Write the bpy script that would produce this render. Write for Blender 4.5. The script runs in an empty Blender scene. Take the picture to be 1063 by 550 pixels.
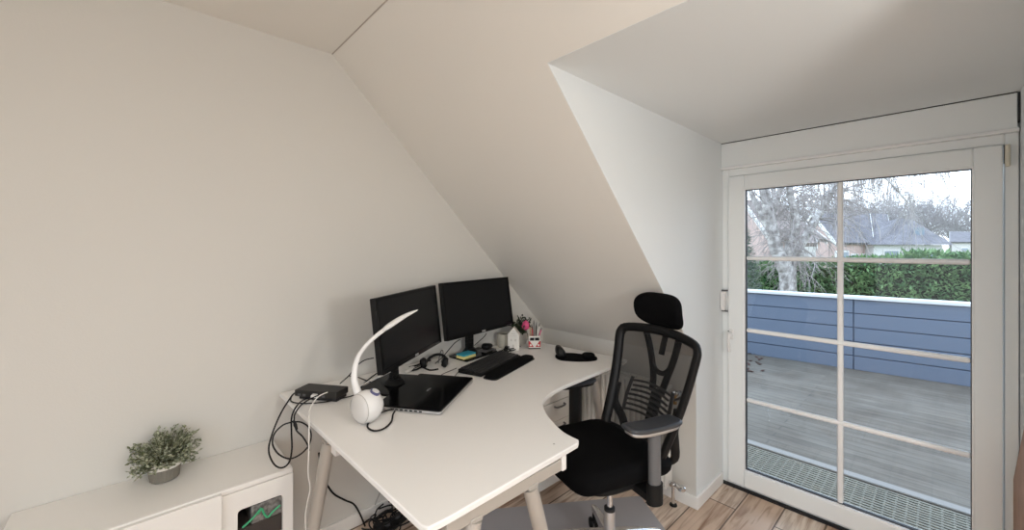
import bpy, bmesh, math, random
from mathutils import Vector, Matrix, noise
C = bpy.context.scene.collection
rnd = random.Random(7)
PI = math.pi

# ------------------------------------------------------------------ survey of the room
FPX, CXP, HOR, CAMH, TH = 417.716, 531.5, 256.43, 1.52, 0.8204
XK, XD, YL, YA = 2.381, 2.782, 0.981, 2.190      # knee wall, door wall, dormer side, gable wall
YR = -0.225                                       # right side of the dormer
SM, S0 = 1.0172, 3.2991                           # slope: z = S0 - SM*x
ZD, ZC = 2.188, 2.533                             # dormer ceiling, ceiling
ZK = 0.82                                         # desk top
ZCAB = 0.605
FV = Vector((math.cos(TH), math.sin(TH), 0)); RV = Vector((math.sin(TH), -math.cos(TH), 0))
def ray(px, py):
    return FV + RV*((px-CXP)/FPX) + Vector((0, 0, -(py-HOR)/FPX))
CAM = Vector((0, 0, CAMH))
def W(px, py, d): return CAM + ray(px, py)*d       # a surveyed point at a distance
def Z(px, py, z):
    r = ray(px, py); return CAM + r*((z-CAMH)/r.z)
def D(px, py): return Z(px, py, ZK)
def Yp(px, py, y):
    r = ray(px, py); return CAM + r*(y/r.y)
def sx(z): return (S0-z)/SM

# ------------------------------------------------------------------ helpers
class MB:
    def __init__(s): s.bm = bmesh.new(); s.mi = 0
    def face(s, vs):
        try:
            f = s.bm.faces.new(vs); f.material_index = s.mi; return f
        except ValueError: return None
    def poly(s, pts): return s.face([s.bm.verts.new(p) for p in pts])
    def hexa(s, p):
        v = [s.bm.verts.new(q) for q in p]
        for a in ((3,2,1,0),(4,5,6,7),(0,1,5,4),(1,2,6,5),(2,3,7,6),(3,0,4,7)): s.face([v[i] for i in a])
    def box(s, c, d, rot=None):
        c = Vector(c); hx, hy, hz = d[0]/2, d[1]/2, d[2]/2
        p = [Vector(q) for q in ((-hx,-hy,-hz),(hx,-hy,-hz),(hx,hy,-hz),(-hx,hy,-hz),(-hx,-hy,hz),(hx,-hy,hz),(hx,hy,hz),(-hx,hy,hz))]
        s.hexa([(rot @ q if rot else q)+c for q in p])
    def span(s, a, b):
        s.box([(a[i]+b[i])/2 for i in range(3)], [abs(b[i]-a[i]) for i in range(3)])
    def prism(s, pts, z0, z1, xf=None):
        f = (lambda q: xf @ Vector(q)) if xf else Vector
        a = [s.bm.verts.new(f((x, y, z0))) for x, y in pts]; b = [s.bm.verts.new(f((x, y, z1))) for x, y in pts]
        n = len(pts); s.face(a[::-1]); s.face(b)
        for i in range(n): s.face([a[i], a[(i+1) % n], b[(i+1) % n], b[i]])
    def tube(s, pts, r, n=8, closed=False, flat=1.0):
        pts = [Vector(p) for p in pts]; m = len(pts)
        if m < 2: return
        rr = r if isinstance(r, (list, tuple)) else [r]*m
        rings = []; up = None
        for i in range(m):
            if closed: t = pts[(i+1) % m]-pts[i-1]
            else: t = pts[min(i+1, m-1)]-pts[max(i-1, 0)]
            if t.length < 1e-9: t = Vector((0, 0, 1))
            t.normalize()
            if up is None:
                up = Vector((0, 0, 1)) if abs(t.z) < .9 else Vector((1, 0, 0))
            u = (up - t*up.dot(t))
            if u.length < 1e-6: u = t.orthogonal()
            u.normalize(); w = t.cross(u); up = u
            rings.append([s.bm.verts.new(pts[i]+(u*math.sin(2*PI*k/n)*flat+w*math.cos(2*PI*k/n))*rr[i]) for k in range(n)])
        for i in range(m if closed else m-1):
            a, b = rings[i], rings[(i+1) % m]
            for k in range(n): s.face([a[k], a[(k+1) % n], b[(k+1) % n], b[k]])
        if not closed: s.face(rings[0][::-1]); s.face(rings[-1])
    def lathe(s, prof, n=24, xf=None):
        f = (lambda q: xf @ Vector(q)) if xf else Vector
        rings = []
        for r, z in prof:
            if r < 1e-6: rings.append([s.bm.verts.new(f((0, 0, z)))])
            else: rings.append([s.bm.verts.new(f((r*math.cos(2*PI*k/n), r*math.sin(2*PI*k/n), z))) for k in range(n)])
        for a, b in zip(rings, rings[1:]):
            for k in range(n):
                k2 = (k+1) % n
                if len(a) == 1 and len(b) == 1: continue
                if len(a) == 1: s.face([a[0], b[k2], b[k]])
                elif len(b) == 1: s.face([a[k], a[k2], b[0]])
                else: s.face([a[k], a[k2], b[k2], b[k]])
        if len(rings[0]) > 1: s.face(rings[0][::-1])
        if len(rings[-1]) > 1: s.face(rings[-1])
    def pillow(s, hx, hy, hz, ex=.35, rr=None, fn=None, n=40, m=8):
        """rounded cushion; rr = edge rounding radius in plan terms, fn deforms"""
        rr = rr or hz
        rings = []
        prof = []
        for j in range(m+1):
            a = -PI/2 + PI*j/m
            prof.append((rr*(1-math.cos(a)), hz*math.sin(a)))
        def outline(k, ins):
            a = 2*PI*k/n; c, t = math.cos(a), math.sin(a)
            return ((hx-ins)*math.copysign(abs(c)**ex, c), (hy-ins)*math.copysign(abs(t)**ex, t))
        g = fn or (lambda v: v)
        for f0 in (0.0, .35, .7):
            ring = []
            for k in range(n):
                x, y = outline(k, prof[0][0]); ring.append(s.bm.verts.new(g(Vector((x*f0, y*f0, -hz))))) if f0 else None
            if f0: rings.append(ring)
        for ins, z in prof: rings.append([s.bm.verts.new(g(Vector((*outline(k, ins), z)))) for k in range(n)])
        for f0 in (.8, .6, .4, .2):
            rings.append([s.bm.verts.new(g(Vector((outline(k, prof[-1][0])[0]*f0, outline(k, prof[-1][0])[1]*f0, hz)))) for k in range(n)])
        for a, b in zip(rings, rings[1:]):
            for k in range(n): s.face([a[k], a[(k+1) % n], b[(k+1) % n], b[k]])
        s.face(rings[0][::-1]); s.face(rings[-1])

def spline(pts, k=6, closed=False):
    pts = [Vector(p) for p in pts]; out = []; n = len(pts)
    for i in range(n if closed else n-1):
        g = (lambda j: pts[j % n]) if closed else (lambda j: pts[max(0, min(n-1, j))])
        a, b, c, d = g(i-1), g(i), g(i+1), g(i+2)
        for q in range(k):
            t = q/k
            out.append(.5*((2*b)+(c-a)*t+(2*a-5*b+4*c-d)*t*t+(3*b-a-3*c+d)*t**3))
    if not closed: out.append(pts[-1])
    return out

def root_of(o):
    while o.parent: o = o.parent
    return o
def obj(name, mb, mat, parent=None, local=False, bevel=0, seg=2, smooth=True, ang=38, sub=0):
    bm = mb.bm if isinstance(mb, MB) else mb
    bmesh.ops.recalc_face_normals(bm, faces=bm.faces)
    me = bpy.data.meshes.new(name); bm.to_mesh(me); bm.free()
    for m in (mat if isinstance(mat, (list, tuple)) else [mat]): me.materials.append(m)
    o = bpy.data.objects.new(name, me); C.objects.link(o)
    if parent:
        o.parent = parent
        if not local: me.transform(Matrix.Translation(-root_of(parent).location))
    elif not local:
        xs = [v.co for v in me.vertices]
        b = Vector(((min(v.x for v in xs)+max(v.x for v in xs))/2, (min(v.y for v in xs)+max(v.y for v in xs))/2, min(v.z for v in xs)))
        me.transform(Matrix.Translation(-b)); o.location = b
    if smooth:
        for p in me.polygons: p.use_smooth = True
        me.set_sharp_from_angle(angle=math.radians(ang))
    if bevel:
        b = o.modifiers.new('edge', 'BEVEL'); b.width = bevel; b.segments = seg; b.limit_method = 'ANGLE'; b.angle_limit = math.radians(40)
    if sub:
        b = o.modifiers.new('smooth', 'SUBSURF'); b.levels = b.render_levels = sub
    return o
def tag(o, label, cat, group=None, kind=None):
    o['label'] = label; o['category'] = cat
    if group: o['group'] = group
    if kind: o['kind'] = kind
    return o
def thing(name, label, cat, loc=(0, 0, 0), rz=0, group=None, kind=None):
    o = bpy.data.objects.new(name, None); C.objects.link(o); o.empty_display_size = .05
    o.location = loc; o.rotation_euler = (0, 0, rz)
    return tag(o, label, cat, group, kind)
def struct(name, mb, mat, label, cat, parent=None, **k):
    o = obj(name, mb, mat, parent, **k)
    if not parent: tag(o, label, cat, kind='structure')
    return o
def R3(ax, deg): return Matrix.Rotation(math.radians(deg), 3, ax)

# ------------------------------------------------------------------ materials
def M(name, col, rough=.5, metal=0, spec=.5, bump=None, var=None, sheen=0, coat=0, emit=None, estr=0, trans=0):
    m = bpy.data.materials.new(name); m.use_nodes = True
    nt = m.node_tree; b = nt.nodes['Principled BSDF']
    b.inputs['Base Color'].default_value = (*col, 1); b.inputs['Roughness'].default_value = rough
    b.inputs['Metallic'].default_value = metal; b.inputs['Specular IOR Level'].default_value = spec
    if coat: b.inputs['Coat Weight'].default_value = coat
    if trans: b.inputs['Transmission Weight'].default_value = trans
    if emit: b.inputs['Emission Color'].default_value = (*emit, 1); b.inputs['Emission Strength'].default_value = estr
    tc = nt.nodes.new('ShaderNodeTexCoord')
    if var:
        col2, scale, det = var
        n = nt.nodes.new('ShaderNodeTexNoise'); n.inputs['Scale'].default_value = scale; n.inputs['Detail'].default_value = det
        r = nt.nodes.new('ShaderNodeValToRGB'); r.color_ramp.elements[0].position = .38; r.color_ramp.elements[1].position = .62
        r.color_ramp.elements[0].color = (*col, 1); r.color_ramp.elements[1].color = (*col2, 1)
        nt.links.new(tc.outputs['Object'], n.inputs['Vector']); nt.links.new(n.outputs['Fac'], r.inputs['Fac'])
        nt.links.new(r.outputs['Color'], b.inputs['Base Color'])
    if bump:
        sc, st = bump
        n = nt.nodes.new('ShaderNodeTexNoise'); n.inputs['Scale'].default_value = sc; n.inputs['Detail'].default_value = 4
        bp = nt.nodes.new('ShaderNodeBump'); bp.inputs['Strength'].default_value = st; bp.inputs['Distance'].default_value = .002
        nt.links.new(tc.outputs['Object'], n.inputs['Vector']); nt.links.new(n.outputs['Fac'], bp.inputs['Height'])
        nt.links.new(bp.outputs['Normal'], b.inputs['Normal'])
    return m
def see_through(name, col, fac, rough=.5, gloss=False):
    """surface that lets a share of the light straight through (mesh fabric, clear sheet)"""
    m = bpy.data.materials.new(name); m.use_nodes = True; nt = m.node_tree
    b = nt.nodes['Principled BSDF']; b.inputs['Base Color'].default_value = (*col, 1); b.inputs['Roughness'].default_value = rough
    t = nt.nodes.new('ShaderNodeBsdfTransparent'); mx = nt.nodes.new('ShaderNodeMixShader'); mx.inputs[0].default_value = fac
    nt.links.new(b.outputs[0], mx.inputs[1]); nt.links.new(t.outputs[0], mx.inputs[2])
    nt.links.new(mx.outputs[0], nt.nodes['Material Output'].inputs[0]); return m
def glass_mat(name, tint=(1, 1, 1), refl=.06):
    m = bpy.data.materials.new(name); m.use_nodes = True; nt = m.node_tree
    nt.nodes.remove(nt.nodes['Principled BSDF'])
    t = nt.nodes.new('ShaderNodeBsdfTransparent'); t.inputs[0].default_value = (*tint, 1)
    g = nt.nodes.new('ShaderNodeBsdfGlossy'); g.inputs['Roughness'].default_value = .02
    fr = nt.nodes.new('ShaderNodeFresnel'); fr.inputs['IOR'].default_value = 1.35
    mx = nt.nodes.new('ShaderNodeMixShader')
    nt.links.new(fr.outputs[0], mx.inputs[0]); nt.links.new(t.outputs[0], mx.inputs[1]); nt.links.new(g.outputs[0], mx.inputs[2])
    nt.links.new(mx.outputs[0], nt.nodes['Material Output'].inputs[0]); return m

def plank_mat(name, c1, c2, c3, mortar, bw, bh, along='X', rough=.45, grain=1.0, msize=.004):
    """boards from a brick texture plus stretched grain; along = axis the boards run"""
    m = bpy.data.materials.new(name); m.use_nodes = True; nt = m.node_tree; L = nt.links
    b = nt.nodes['Principled BSDF']; b.inputs['Roughness'].default_value = rough
    tc = nt.nodes.new('ShaderNodeTexCoord'); mp = nt.nodes.new('ShaderNodeMapping')
    if along == 'Y': mp.inputs['Rotation'].default_value = (0, 0, PI/2)
    L.new(tc.outputs['Object'], mp.inputs['Vector'])
    br = nt.nodes.new('ShaderNodeTexBrick'); br.inputs['Scale'].default_value = 1
    br.inputs['Brick Width'].default_value = bw; br.inputs['Row Height'].default_value = bh
    br.inputs['Mortar Size'].default_value = msize; br.offset = .37; br.inputs['Mortar Smooth'].default_value = .1
    br.inputs['Color1'].default_value = (*c1, 1); br.inputs['Color2'].default_value = (*c2, 1); br.inputs['Mortar'].default_value = (*mortar, 1)
    L.new(mp.outputs[0], br.inputs['Vector'])
    gm = nt.nodes.new('ShaderNodeMapping'); gm.inputs['Scale'].default_value = (2.2, 26, 4)
    L.new(mp.outputs[0], gm.inputs['Vector'])
    n = nt.nodes.new('ShaderNodeTexNoise'); n.inputs['Scale'].default_value = 1.3; n.inputs['Detail'].default_value = 7; n.inputs['Distortion'].default_value = .8
    L.new(gm.outputs[0], n.inputs['Vector'])
    rp = nt.nodes.new('ShaderNodeValToRGB'); rp.color_ramp.elements[0].position = .46; rp.color_ramp.elements[1].position = .70
    rp.color_ramp.elements[0].color = (1, 1, 1, 1); rp.color_ramp.elements[1].color = (*c3, 1)
    L.new(n.outputs['Fac'], rp.inputs['Fac'])
    mx = nt.nodes.new('ShaderNodeMix'); mx.data_type = 'RGBA'; mx.blend_type = 'MULTIPLY'; mx.inputs['Factor'].default_value = grain
    L.new(br.outputs['Color'], mx.inputs['A']); L.new(rp.outputs['Color'], mx.inputs['B'])
    n2 = nt.nodes.new('ShaderNodeTexNoise'); n2.inputs['Scale'].default_value = 3.2; n2.inputs['Detail'].default_value = 3
    L.new(mp.outputs[0], n2.inputs['Vector'])
    rp2 = nt.nodes.new('ShaderNodeValToRGB'); rp2.color_ramp.elements[0].position = .35; rp2.color_ramp.elements[1].position = .7
    rp2.color_ramp.elements[0].color = (1.0, .98, .95, 1); rp2.color_ramp.elements[1].color = (.72, .68, .64, 1)
    L.new(n2.outputs['Fac'], rp2.inputs['Fac'])
    mx2 = nt.nodes.new('ShaderNodeMix'); mx2.data_type = 'RGBA'; mx2.blend_type = 'MULTIPLY'; mx2.inputs['Factor'].default_value = grain
    L.new(mx.outputs['Result'], mx2.inputs['A']); L.new(rp2.outputs['Color'], mx2.inputs['B'])
    L.new(mx2.outputs['Result'], b.inputs['Base Color'])
    bp = nt.nodes.new('ShaderNodeBump'); bp.inputs['Strength'].default_value = .25; bp.inputs['Distance'].default_value = .002
    L.new(n.outputs['Fac'], bp.inputs['Height']); L.new(bp.outputs[0], b.inputs['Normal'])
    return m

WALLP = M('wall_paint', (.66, .645, .61), .85, spec=.2, bump=(160, .12))
CEILP = M('ceiling_paint', (.785, .765, .725), .9, spec=.2, bump=(160, .12))
DORMP = M('dormer_daylit_paint', (.765, .795, .805), .85, spec=.2, bump=(160, .12))  # same white paint as the walls, cool daylight put into the colour
TRIM = M('trim_white', (.85, .84, .82), .45)
PVC = M('upvc_white', (.86, .885, .885), .35)
PVCB = M('skylit_upvc_white', (.92, .92, .92), .25)  # brighter copy of the uPVC, skylight put into its colour
RUB = M('black_rubber', (.012, .012, .014), .6)
GLASS = glass_mat('clear_glass')
FLOOR = plank_mat('oak_floor', (.70, .53, .41), (.86, .765, .68), (.47, .35, .27), (.17, .12, .09), 1.25, .193, 'X', .42)
DECK = plank_mat('weathered_deck', (.165, .153, .132), (.205, .19, .163), (.74, .73, .71), (.13, .122, .11), 3.0, .095, 'Y', .85, msize=.006)
RIBM = M('ribbed_mat_plastic', (.245, .24, .195), .7, var=((.20, .195, .16), 30, 3))
STONE = M('pale_stone', (.30, .29, .27), .8, bump=(60, .4))
WLAM = M('white_laminate', (.86, .845, .825), .38, bump=(220, .05))
WEDGE = M('white_edge_band', (.82, .80, .77), .4)
SILV = M('silver_painted_steel', (.50, .47, .43), .38, metal=.35)
WSTEEL = M('white_painted_steel', (.80, .78, .74), .35)
CAB = M('cabinet_white', (.82, .80, .77), .4)
BLK = M('black_fabric', (.004, .004, .0045), .9, spec=.08, bump=(500, .3))
BLKP = M('black_plastic', (.006, .006, .0065), .45, spec=.25)
BLKM = M('matte_black_plastic', (.007, .0068, .0068), .6, spec=.25)
GLOSSB = M('gloss_black', (.003, .003, .0035), .15, spec=.16)
SCREEN = M('dark_screen', (.003, .0035, .005), .24, spec=.26)
GREYP = M('grey_plastic', (.12, .12, .125), .45)
PADM = M('arm_pad_rubber', (.035, .038, .045), .32, spec=.6)
CHROME = M('chrome', (.75, .75, .76), .13, metal=1)
ALU = M('aluminium', (.62, .62, .63), .3, metal=.9)
MESHF = see_through('chair_mesh_fabric', (.006, .006, .0065), .27, .9)
MATPL = see_through('grey_floor_mat_plastic', (.50, .49, .52), .16, .3)
LAMPW = M('white_gloss_plastic', (.80, .79, .78), .22)
LENS = M('frosted_lens', (.66, .64, .62), .12, spec=.6)
RINGB = M('blue_ring', (.10, .10, .22), .3)
CERW = M('white_ceramic', (.82, .79, .74), .35)
POTG = M('fluted_grey_ceramic', (.20, .185, .155), .6)
SOIL = M('soil', (.05, .035, .025), .95, bump=(80, 1))
LEAF1 = M('sage_leaf', (.13, .155, .075), .5, var=((.50, .52, .40), 70, 2))
LEAF2 = M('dark_leaf', (.015, .028, .012), .5, var=((.05, .075, .035), 60, 2))
STEM = M('plant_stem', (.10, .10, .05), .7)
RED = M('red_enamel', (.52, .035, .045), .3)
PINK = M('pink_petal', (.72, .09, .24), .5)
SPB = M('sponge_blue', (.03, .32, .45), .9, bump=(300, .8))
SPY = M('sponge_yellow', (.75, .68, .28), .9, bump=(300, .8))
WOODP = M('pencil_wood', (.62, .40, .20), .6)
ORNG = M('orange_pen', (.75, .28, .08), .4)
WCAB = M('white_cable', (.78, .76, .72), .4)
BRASS = M('brass', (.45, .28, .10), .35, metal=.9)
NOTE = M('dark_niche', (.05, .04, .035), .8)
GREENW = M('green_cable', (.06, .42, .20), .4)
BRNW = M('brown_board', (.38, .20, .11), .5, var=((.30, .15, .08), 9, 4))
PAPER = M('grey_card', (.45, .44, .42), .8)
BLUEC = M('parapet_blue_cladding', (.155, .198, .272), .6, bump=(40, .2))
CAPM = M('parapet_cap_white', (.75, .78, .80), .4)
ROOFG = M('slate_roof', (.115, .11, .125), .8, var=((.175, .17, .185), 1.8, 4), bump=(9, 1))
ROOFB = M('brown_tile_roof', (.20, .16, .145), .85, var=((.27, .23, .21), 2, 4), bump=(9, 1))
PINKW = M('pink_render', (.62, .47, .43), .85, var=((.54, .40, .37), 3, 4))
CREAMW = M('cream_render', (.62, .60, .57), .85)
WINB = M('window_glass_outside', (.22, .28, .33), .15)
WHTF = M('white_fascia', (.78, .78, .77), .5)
HEDGE = M('hedge_leaf', (.06, .17, .065), .6, var=((.26, .43, .19), 6, 5))
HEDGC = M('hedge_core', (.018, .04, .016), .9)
CONIF = M('conifer_leaf', (.15, .21, .17), .7, var=((.30, .36, .30), 5, 3))
BIRCH = M('birch_bark', (.74, .73, .71), .8, var=((.30, .28, .265), 9, 5))
TWIG = M('birch_twig', (.40, .37, .355), .85)
TWIGF = M('far_twig', (.33, .305, .31), .9)
LAWN = M('lawn', (.07, .12, .04), .95, var=((.11, .16, .06), 2, 4))

# ------------------------------------------------------------------ room shell
b = MB(); b.span((-1.8, -2.2, -.12), (2.80, 2.3, 0))
struct('floor', b, FLOOR, 'rustic oak plank floor of the attic room', 'floor', smooth=False)
b = MB(); b.span((-1.8, YA, 0), (2.9, YA+.12, 2.75))
struct('wall_left', b, WALLP, 'plain beige gable wall behind the monitors', 'wall', smooth=False)
fy0, fy1, fz0, fz1 = -1.9, .7, .7, 2.3
b = MB(); b.span((-1.92, -2.2, 0), (-1.8, fy0, 2.75)); b.span((-1.92, fy1, 0), (-1.8, YA, 2.75)); b.span((-1.92, fy0, 0), (-1.8, fy1, fz0)); b.span((-1.92, fy0, fz1), (-1.8, fy1, 2.75))
struct('wall_front', b, WALLP, 'wall opposite the balcony door, opened by an added daylight window', 'wall', smooth=False)
b = MB()
for a, c in (((fy0, fz0), (fy0+.06, fz1)), ((fy1-.06, fz0), (fy1, fz1)), ((fy0, fz0), (fy1, fz0+.06)), ((fy0, fz1-.06), (fy1, fz1)), ((-.63, fz0), (-.57, fz1))):
    b.span((-1.90, a[0], a[1]), (-1.84, c[0], c[1]))
struct('fill_window_side', b, PVC, 'white framed window added for daylight opposite the balcony door', 'window', smooth=False)  # unseen window, added so daylight reaches the door wall
# rear wall with a daylight opening
b = MB()
wx0, wx1, wz0, wz1 = -.2, .9, .9, 2.1
b.span((-1.8, -2.32, 0), (wx0, -2.2, 2.75)); b.span((wx1, -2.32, 0), (2.9, -2.2, 2.75))
b.span((wx0, -2.32, 0), (wx1, -2.2, wz0)); b.span((wx0, -2.32, wz1), (wx1, -2.2, 2.75))
struct('wall_back', b, WALLP, 'wall behind the camera, opened by an added daylight window', 'wall', smooth=False)
b = MB()
for a, c in (((wx0, wz0), (wx0+.06, wz1)), ((wx1-.06, wz0), (wx1, wz1)), ((wx0, wz0), (wx1, wz0+.06)), ((wx0, wz1-.06), (wx1, wz1)), ((.32, wz0), (.38, wz1))):
    b.span((a[0], -2.30, a[1]), (c[0], -2.24, c[1]))
struct('fill_window_rear', b, PVC, 'white framed window added for daylight behind the camera', 'window', smooth=False)  # unseen window, added to let daylight in from the rear
b = MB(); b.span((-1.8, -2.2, ZC), (sx(ZC)+.02, YA, ZC+.1))
struct('ceiling', b, CEILP, 'flat beige ceiling strip above the sloped ceiling', 'ceiling', smooth=False)
# sloped ceiling with the dormer cut out
def slope_slab(mb, y0, y1, za, zb):
    nx, nz = SM/math.hypot(1, SM)*.1, 1/math.hypot(1, SM)*.1
    pts = [(sx(zb), zb), (sx(za), za), (sx(za)+nx, za+nz), (sx(zb)+nx, zb+nz)]
    p = [Vector((x, y0, z)) for x, z in pts]+[Vector((x, y1, z)) for x, z in pts]
    mb.hexa(p)
b = MB()
slope_slab(b, YL+.002, YA+.01, ZC+.02, S0-SM*XK-.002); slope_slab(b, YR-.002, YL+.002, ZC+.02, ZD+.001); slope_slab(b, -2.2, YR-.002, ZC+.02, S0-SM*XK-.002)
struct('ceiling_slope', b, CEILP, 'beige sloped roof ceiling running down to the knee wall', 'ceiling', smooth=False)
b = MB(); b.span((XK, YL+.002, 0), (XK+.12, YA, S0-SM*XK))
struct('wall_knee', b, WALLP, 'low beige knee wall behind desk and radiator', 'wall', smooth=False)
b = MB(); b.span((XK, -2.2, 0), (XK+.12, YR-.002, S0-SM*XK))
struct('wall_right', b, WALLP, 'low knee wall right of the dormer', 'wall', smooth=False)
def cheek(y0, y1):
    mb = MB(); pts = [(sx(ZD)+.001, ZD), (XD+.12, ZD), (XD+.12, -.01), (XK+.001, -.01), (XK+.001, S0-SM*XK)]
    a = [mb.bm.verts.new((x, y0, z)) for x, z in pts]; c = [mb.bm.verts.new((x, y1, z)) for x, z in pts]
    mb.face(a); mb.face(c[::-1])
    for i in range(5): mb.face([a[i], a[(i+1) % 5], c[(i+1) % 5], c[i]])
    return mb
struct('wall_dormer_left', cheek(YL, YL+.09), DORMP, 'pale white dormer side wall left of the glass door', 'wall', smooth=False)
struct('wall_dormer_right', cheek(YR-.09, YR), DORMP, 'narrow strip of dormer side wall right of the glass door', 'wall', smooth=False)
b = MB(); b.span((sx(ZD), YR-.02, ZD), (XD+.12, YL+.02, ZD+.08))
struct('ceiling_dormer', b, DORMP, 'flat white dormer ceiling above the glass door', 'ceiling', smooth=False)
b = MB(); b.span((XD+.03, YR, 2.02), (XD+.12, YL, ZD))
struct('wall_door', b, DORMP, 'strip of wall over the glass door', 'wall', smooth=False)
# baseboards
BBH = .07
b = MB(); b.span((.48, YA-.014, 0), (XK, YA, BBH)); struct('baseboard_left', b, TRIM, 'white baseboard under the desk along the gable wall', 'baseboard', bevel=.003)
b = MB(); b.span((XK-.014, YL-.014, 0), (XK, YA-.014, BBH)); struct('baseboard_knee', b, TRIM, 'white baseboard along the knee wall', 'baseboard', bevel=.003)
b = MB(); b.span((XK, YL-.014, 0), (XD-.02, YL, BBH)); struct('baseboard_dormer', b, TRIM, 'white baseboard along the dormer side beside the door', 'baseboard', bevel=.003)
# fine dark joint where ceiling and slope meet
b = MB(); b.span((sx(ZC)-.006, YL-1.5, ZC-.0015), (sx(ZC), YA, ZC)); struct('trim_1', b, M('joint_filler', (.45, .41, .37), .9), 'thin cracked joint between flat and sloped ceiling', 'trim', smooth=False)

# ------------------------------------------------------------------ roller shutter box
t = thing('shutter_box', 'white roller shutter box panel above the glass door', 'shutter box', (XD-.01, .395, 2.03), kind='structure')
b = MB(); b.span((XD-.018, -.217, 2.032), (XD+.03, YL-.0005, ZD-.004)); obj('front_panel', b, PVC, t, bevel=.003)
b = MB(); b.span((XD-.020, -.2245, 2.06), (XD+.02, -.2175, ZD-.004)); b.span((XD-.0185, -.217, ZD-.004), (XD+.02, YL-.001, ZD-.0008)); obj('gap', b, RUB, t, smooth=False)
b = MB(); b.span((XD-.03, -.222, 2.016), (XD+.02, YL-.0005, 2.032)); obj('bottom_ledge', b, PVCB, t, bevel=.004)

# ------------------------------------------------------------------ balcony door
t = thing('door_1', 'white framed glass balcony door with six glazing bar panes', 'door', (XD, .395, 0), kind='structure')
def ring(mb, x0, x1, y0, y1, z0, z1, wl, wr, wb, wt):
    mb.span((x0, y0, z0), (x1, y0+wr, z1)); mb.span((x0, y1-wl, z0), (x1, y1, z1))
    mb.span((x0, y0+wr, z0), (x1, y1-wl, z0+wb)); mb.span((x0, y0+wr, z1-wt), (x1, y1-wl, z1))
GY0, GY1, GZ0, GZ1 = -.092, .849, .124, 1.881
b = MB(); ring(b, XD, XD+.07, -.222, YL-.001, 0, 2.016, .04, .04, .022, .045); obj('frame', b, PVC, t, bevel=.004)
b = MB(); ring(b, XD-.016, XD+.055, -.178, .941, .024, 1.968, .941-GY1, GY0+.178, GZ0-.024, 1.968-GZ1); obj('sash', b, PVC, t, bevel=.006, seg=3)
b = MB(); ring(b, XD+.004, XD+.03, GY0, GY1, GZ0, GZ1, .007, .007, .009, .007); obj('gasket', b, RUB, t, smooth=False)
b = MB(); ring(b, XD-.013, XD+.004, GY0, GY1, GZ0, GZ1, .0045, .0045, .006, .0045); obj('glazing_bead', b, PVCB, t, smooth=False)
b = MB(); b.span((XD+.012, GY0+.006, GZ0+.006), (XD+.016, GY1-.006, GZ1-.006)); obj('pane', b, GLASS, t, smooth=False)
for zc in (1.451, 1.0, .565):
    b = MB(); b.span((XD+.002, GY0+.007, zc-.013), (XD+.026, GY1-.007, zc+.013)); obj('glazing_bar', b, PVCB, t, bevel=.010, seg=3)
b = MB(); b.span((XD+.003, .369, GZ0+.006), (XD+.027, .396, GZ1-.006)); obj('glazing_bar', b, PVCB, t, bevel=.010, seg=3)
b = MB(); b.span((XD-.022, -.222, .0), (XD-.002, YL-.001, .014)); obj('threshold_seal', b, RUB, t, smooth=False)
hd = MB(); hd.span((XD-.024, .908, .935), (XD-.016, .934, 1.0)); ho = obj('handle', hd, LAMPW, t, bevel=.003)
b = MB(); b.tube([(XD-.024, .921, .975), (XD-.06, .921, .975)], .009, 10); b.tube(spline([(XD-.058, .921, .982), (XD-.062, .921, .95), (XD-.060, .921, .90), (XD-.057, .921, .862)], 4), .0095, 10); obj('lever', b, LAMPW, ho)
b = MB(); b.lathe([(.004, 0), (.004, .003)], 10, Matrix.Translation((XD-.0265, .934, .985)) @ Matrix.Rotation(-PI/2, 4, 'Y')); obj('keyhole', b, RUB, ho)
for zz in (1.87, .14):
    b = MB(); b.span((XD-.024, -.196, zz), (XD-.012, -.183, zz+.095)); b.tube([(XD-.024, -.1895, zz+.005), (XD-.024, -.1895, zz+.09)], .008, 10)
    obj('hinge', b, M('hinge_cream', (.72, .67, .55), .4), t)
b = MB(); b.span((XD-.0165, -.183, 1.885), (XD-.001, -.179, 1.965)); obj('hinge_gap', b, RUB, t, smooth=False)

t = thing('door_sensor', 'small white alarm contact box on the frame edge beside the door handle', 'sensor', (XD-.03, .965, 1.11))
b = MB(); b.span((XD-.045, .953, 1.115), (XD-.002, .978, 1.235)); obj('housing', b, LAMPW, t, bevel=.006, seg=3)
for z_ in (1.105, 1.237):
    b = MB(); b.span((XD-.02, .945, z_), (XD-.001, .9795, z_+.008)); obj('clip', b, GREYP, t, bevel=.001)

# brown board at the right dormer side
b = MB()
xs0, xs1 = 2.70, 2.30
p = [(xs0, -.20, 0), (xs1, -.20, 0), (xs1, -.20, .93), (xs0, -.20, .545)]
q = [(x, -.224, z) for x, _, z in p]
b.hexa([Vector(v) for v in p+q])
tag(obj('wooden_board', b, BRNW, bevel=.003), 'brown wooden board standing against the wall right of the glass door', 'board')

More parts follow.
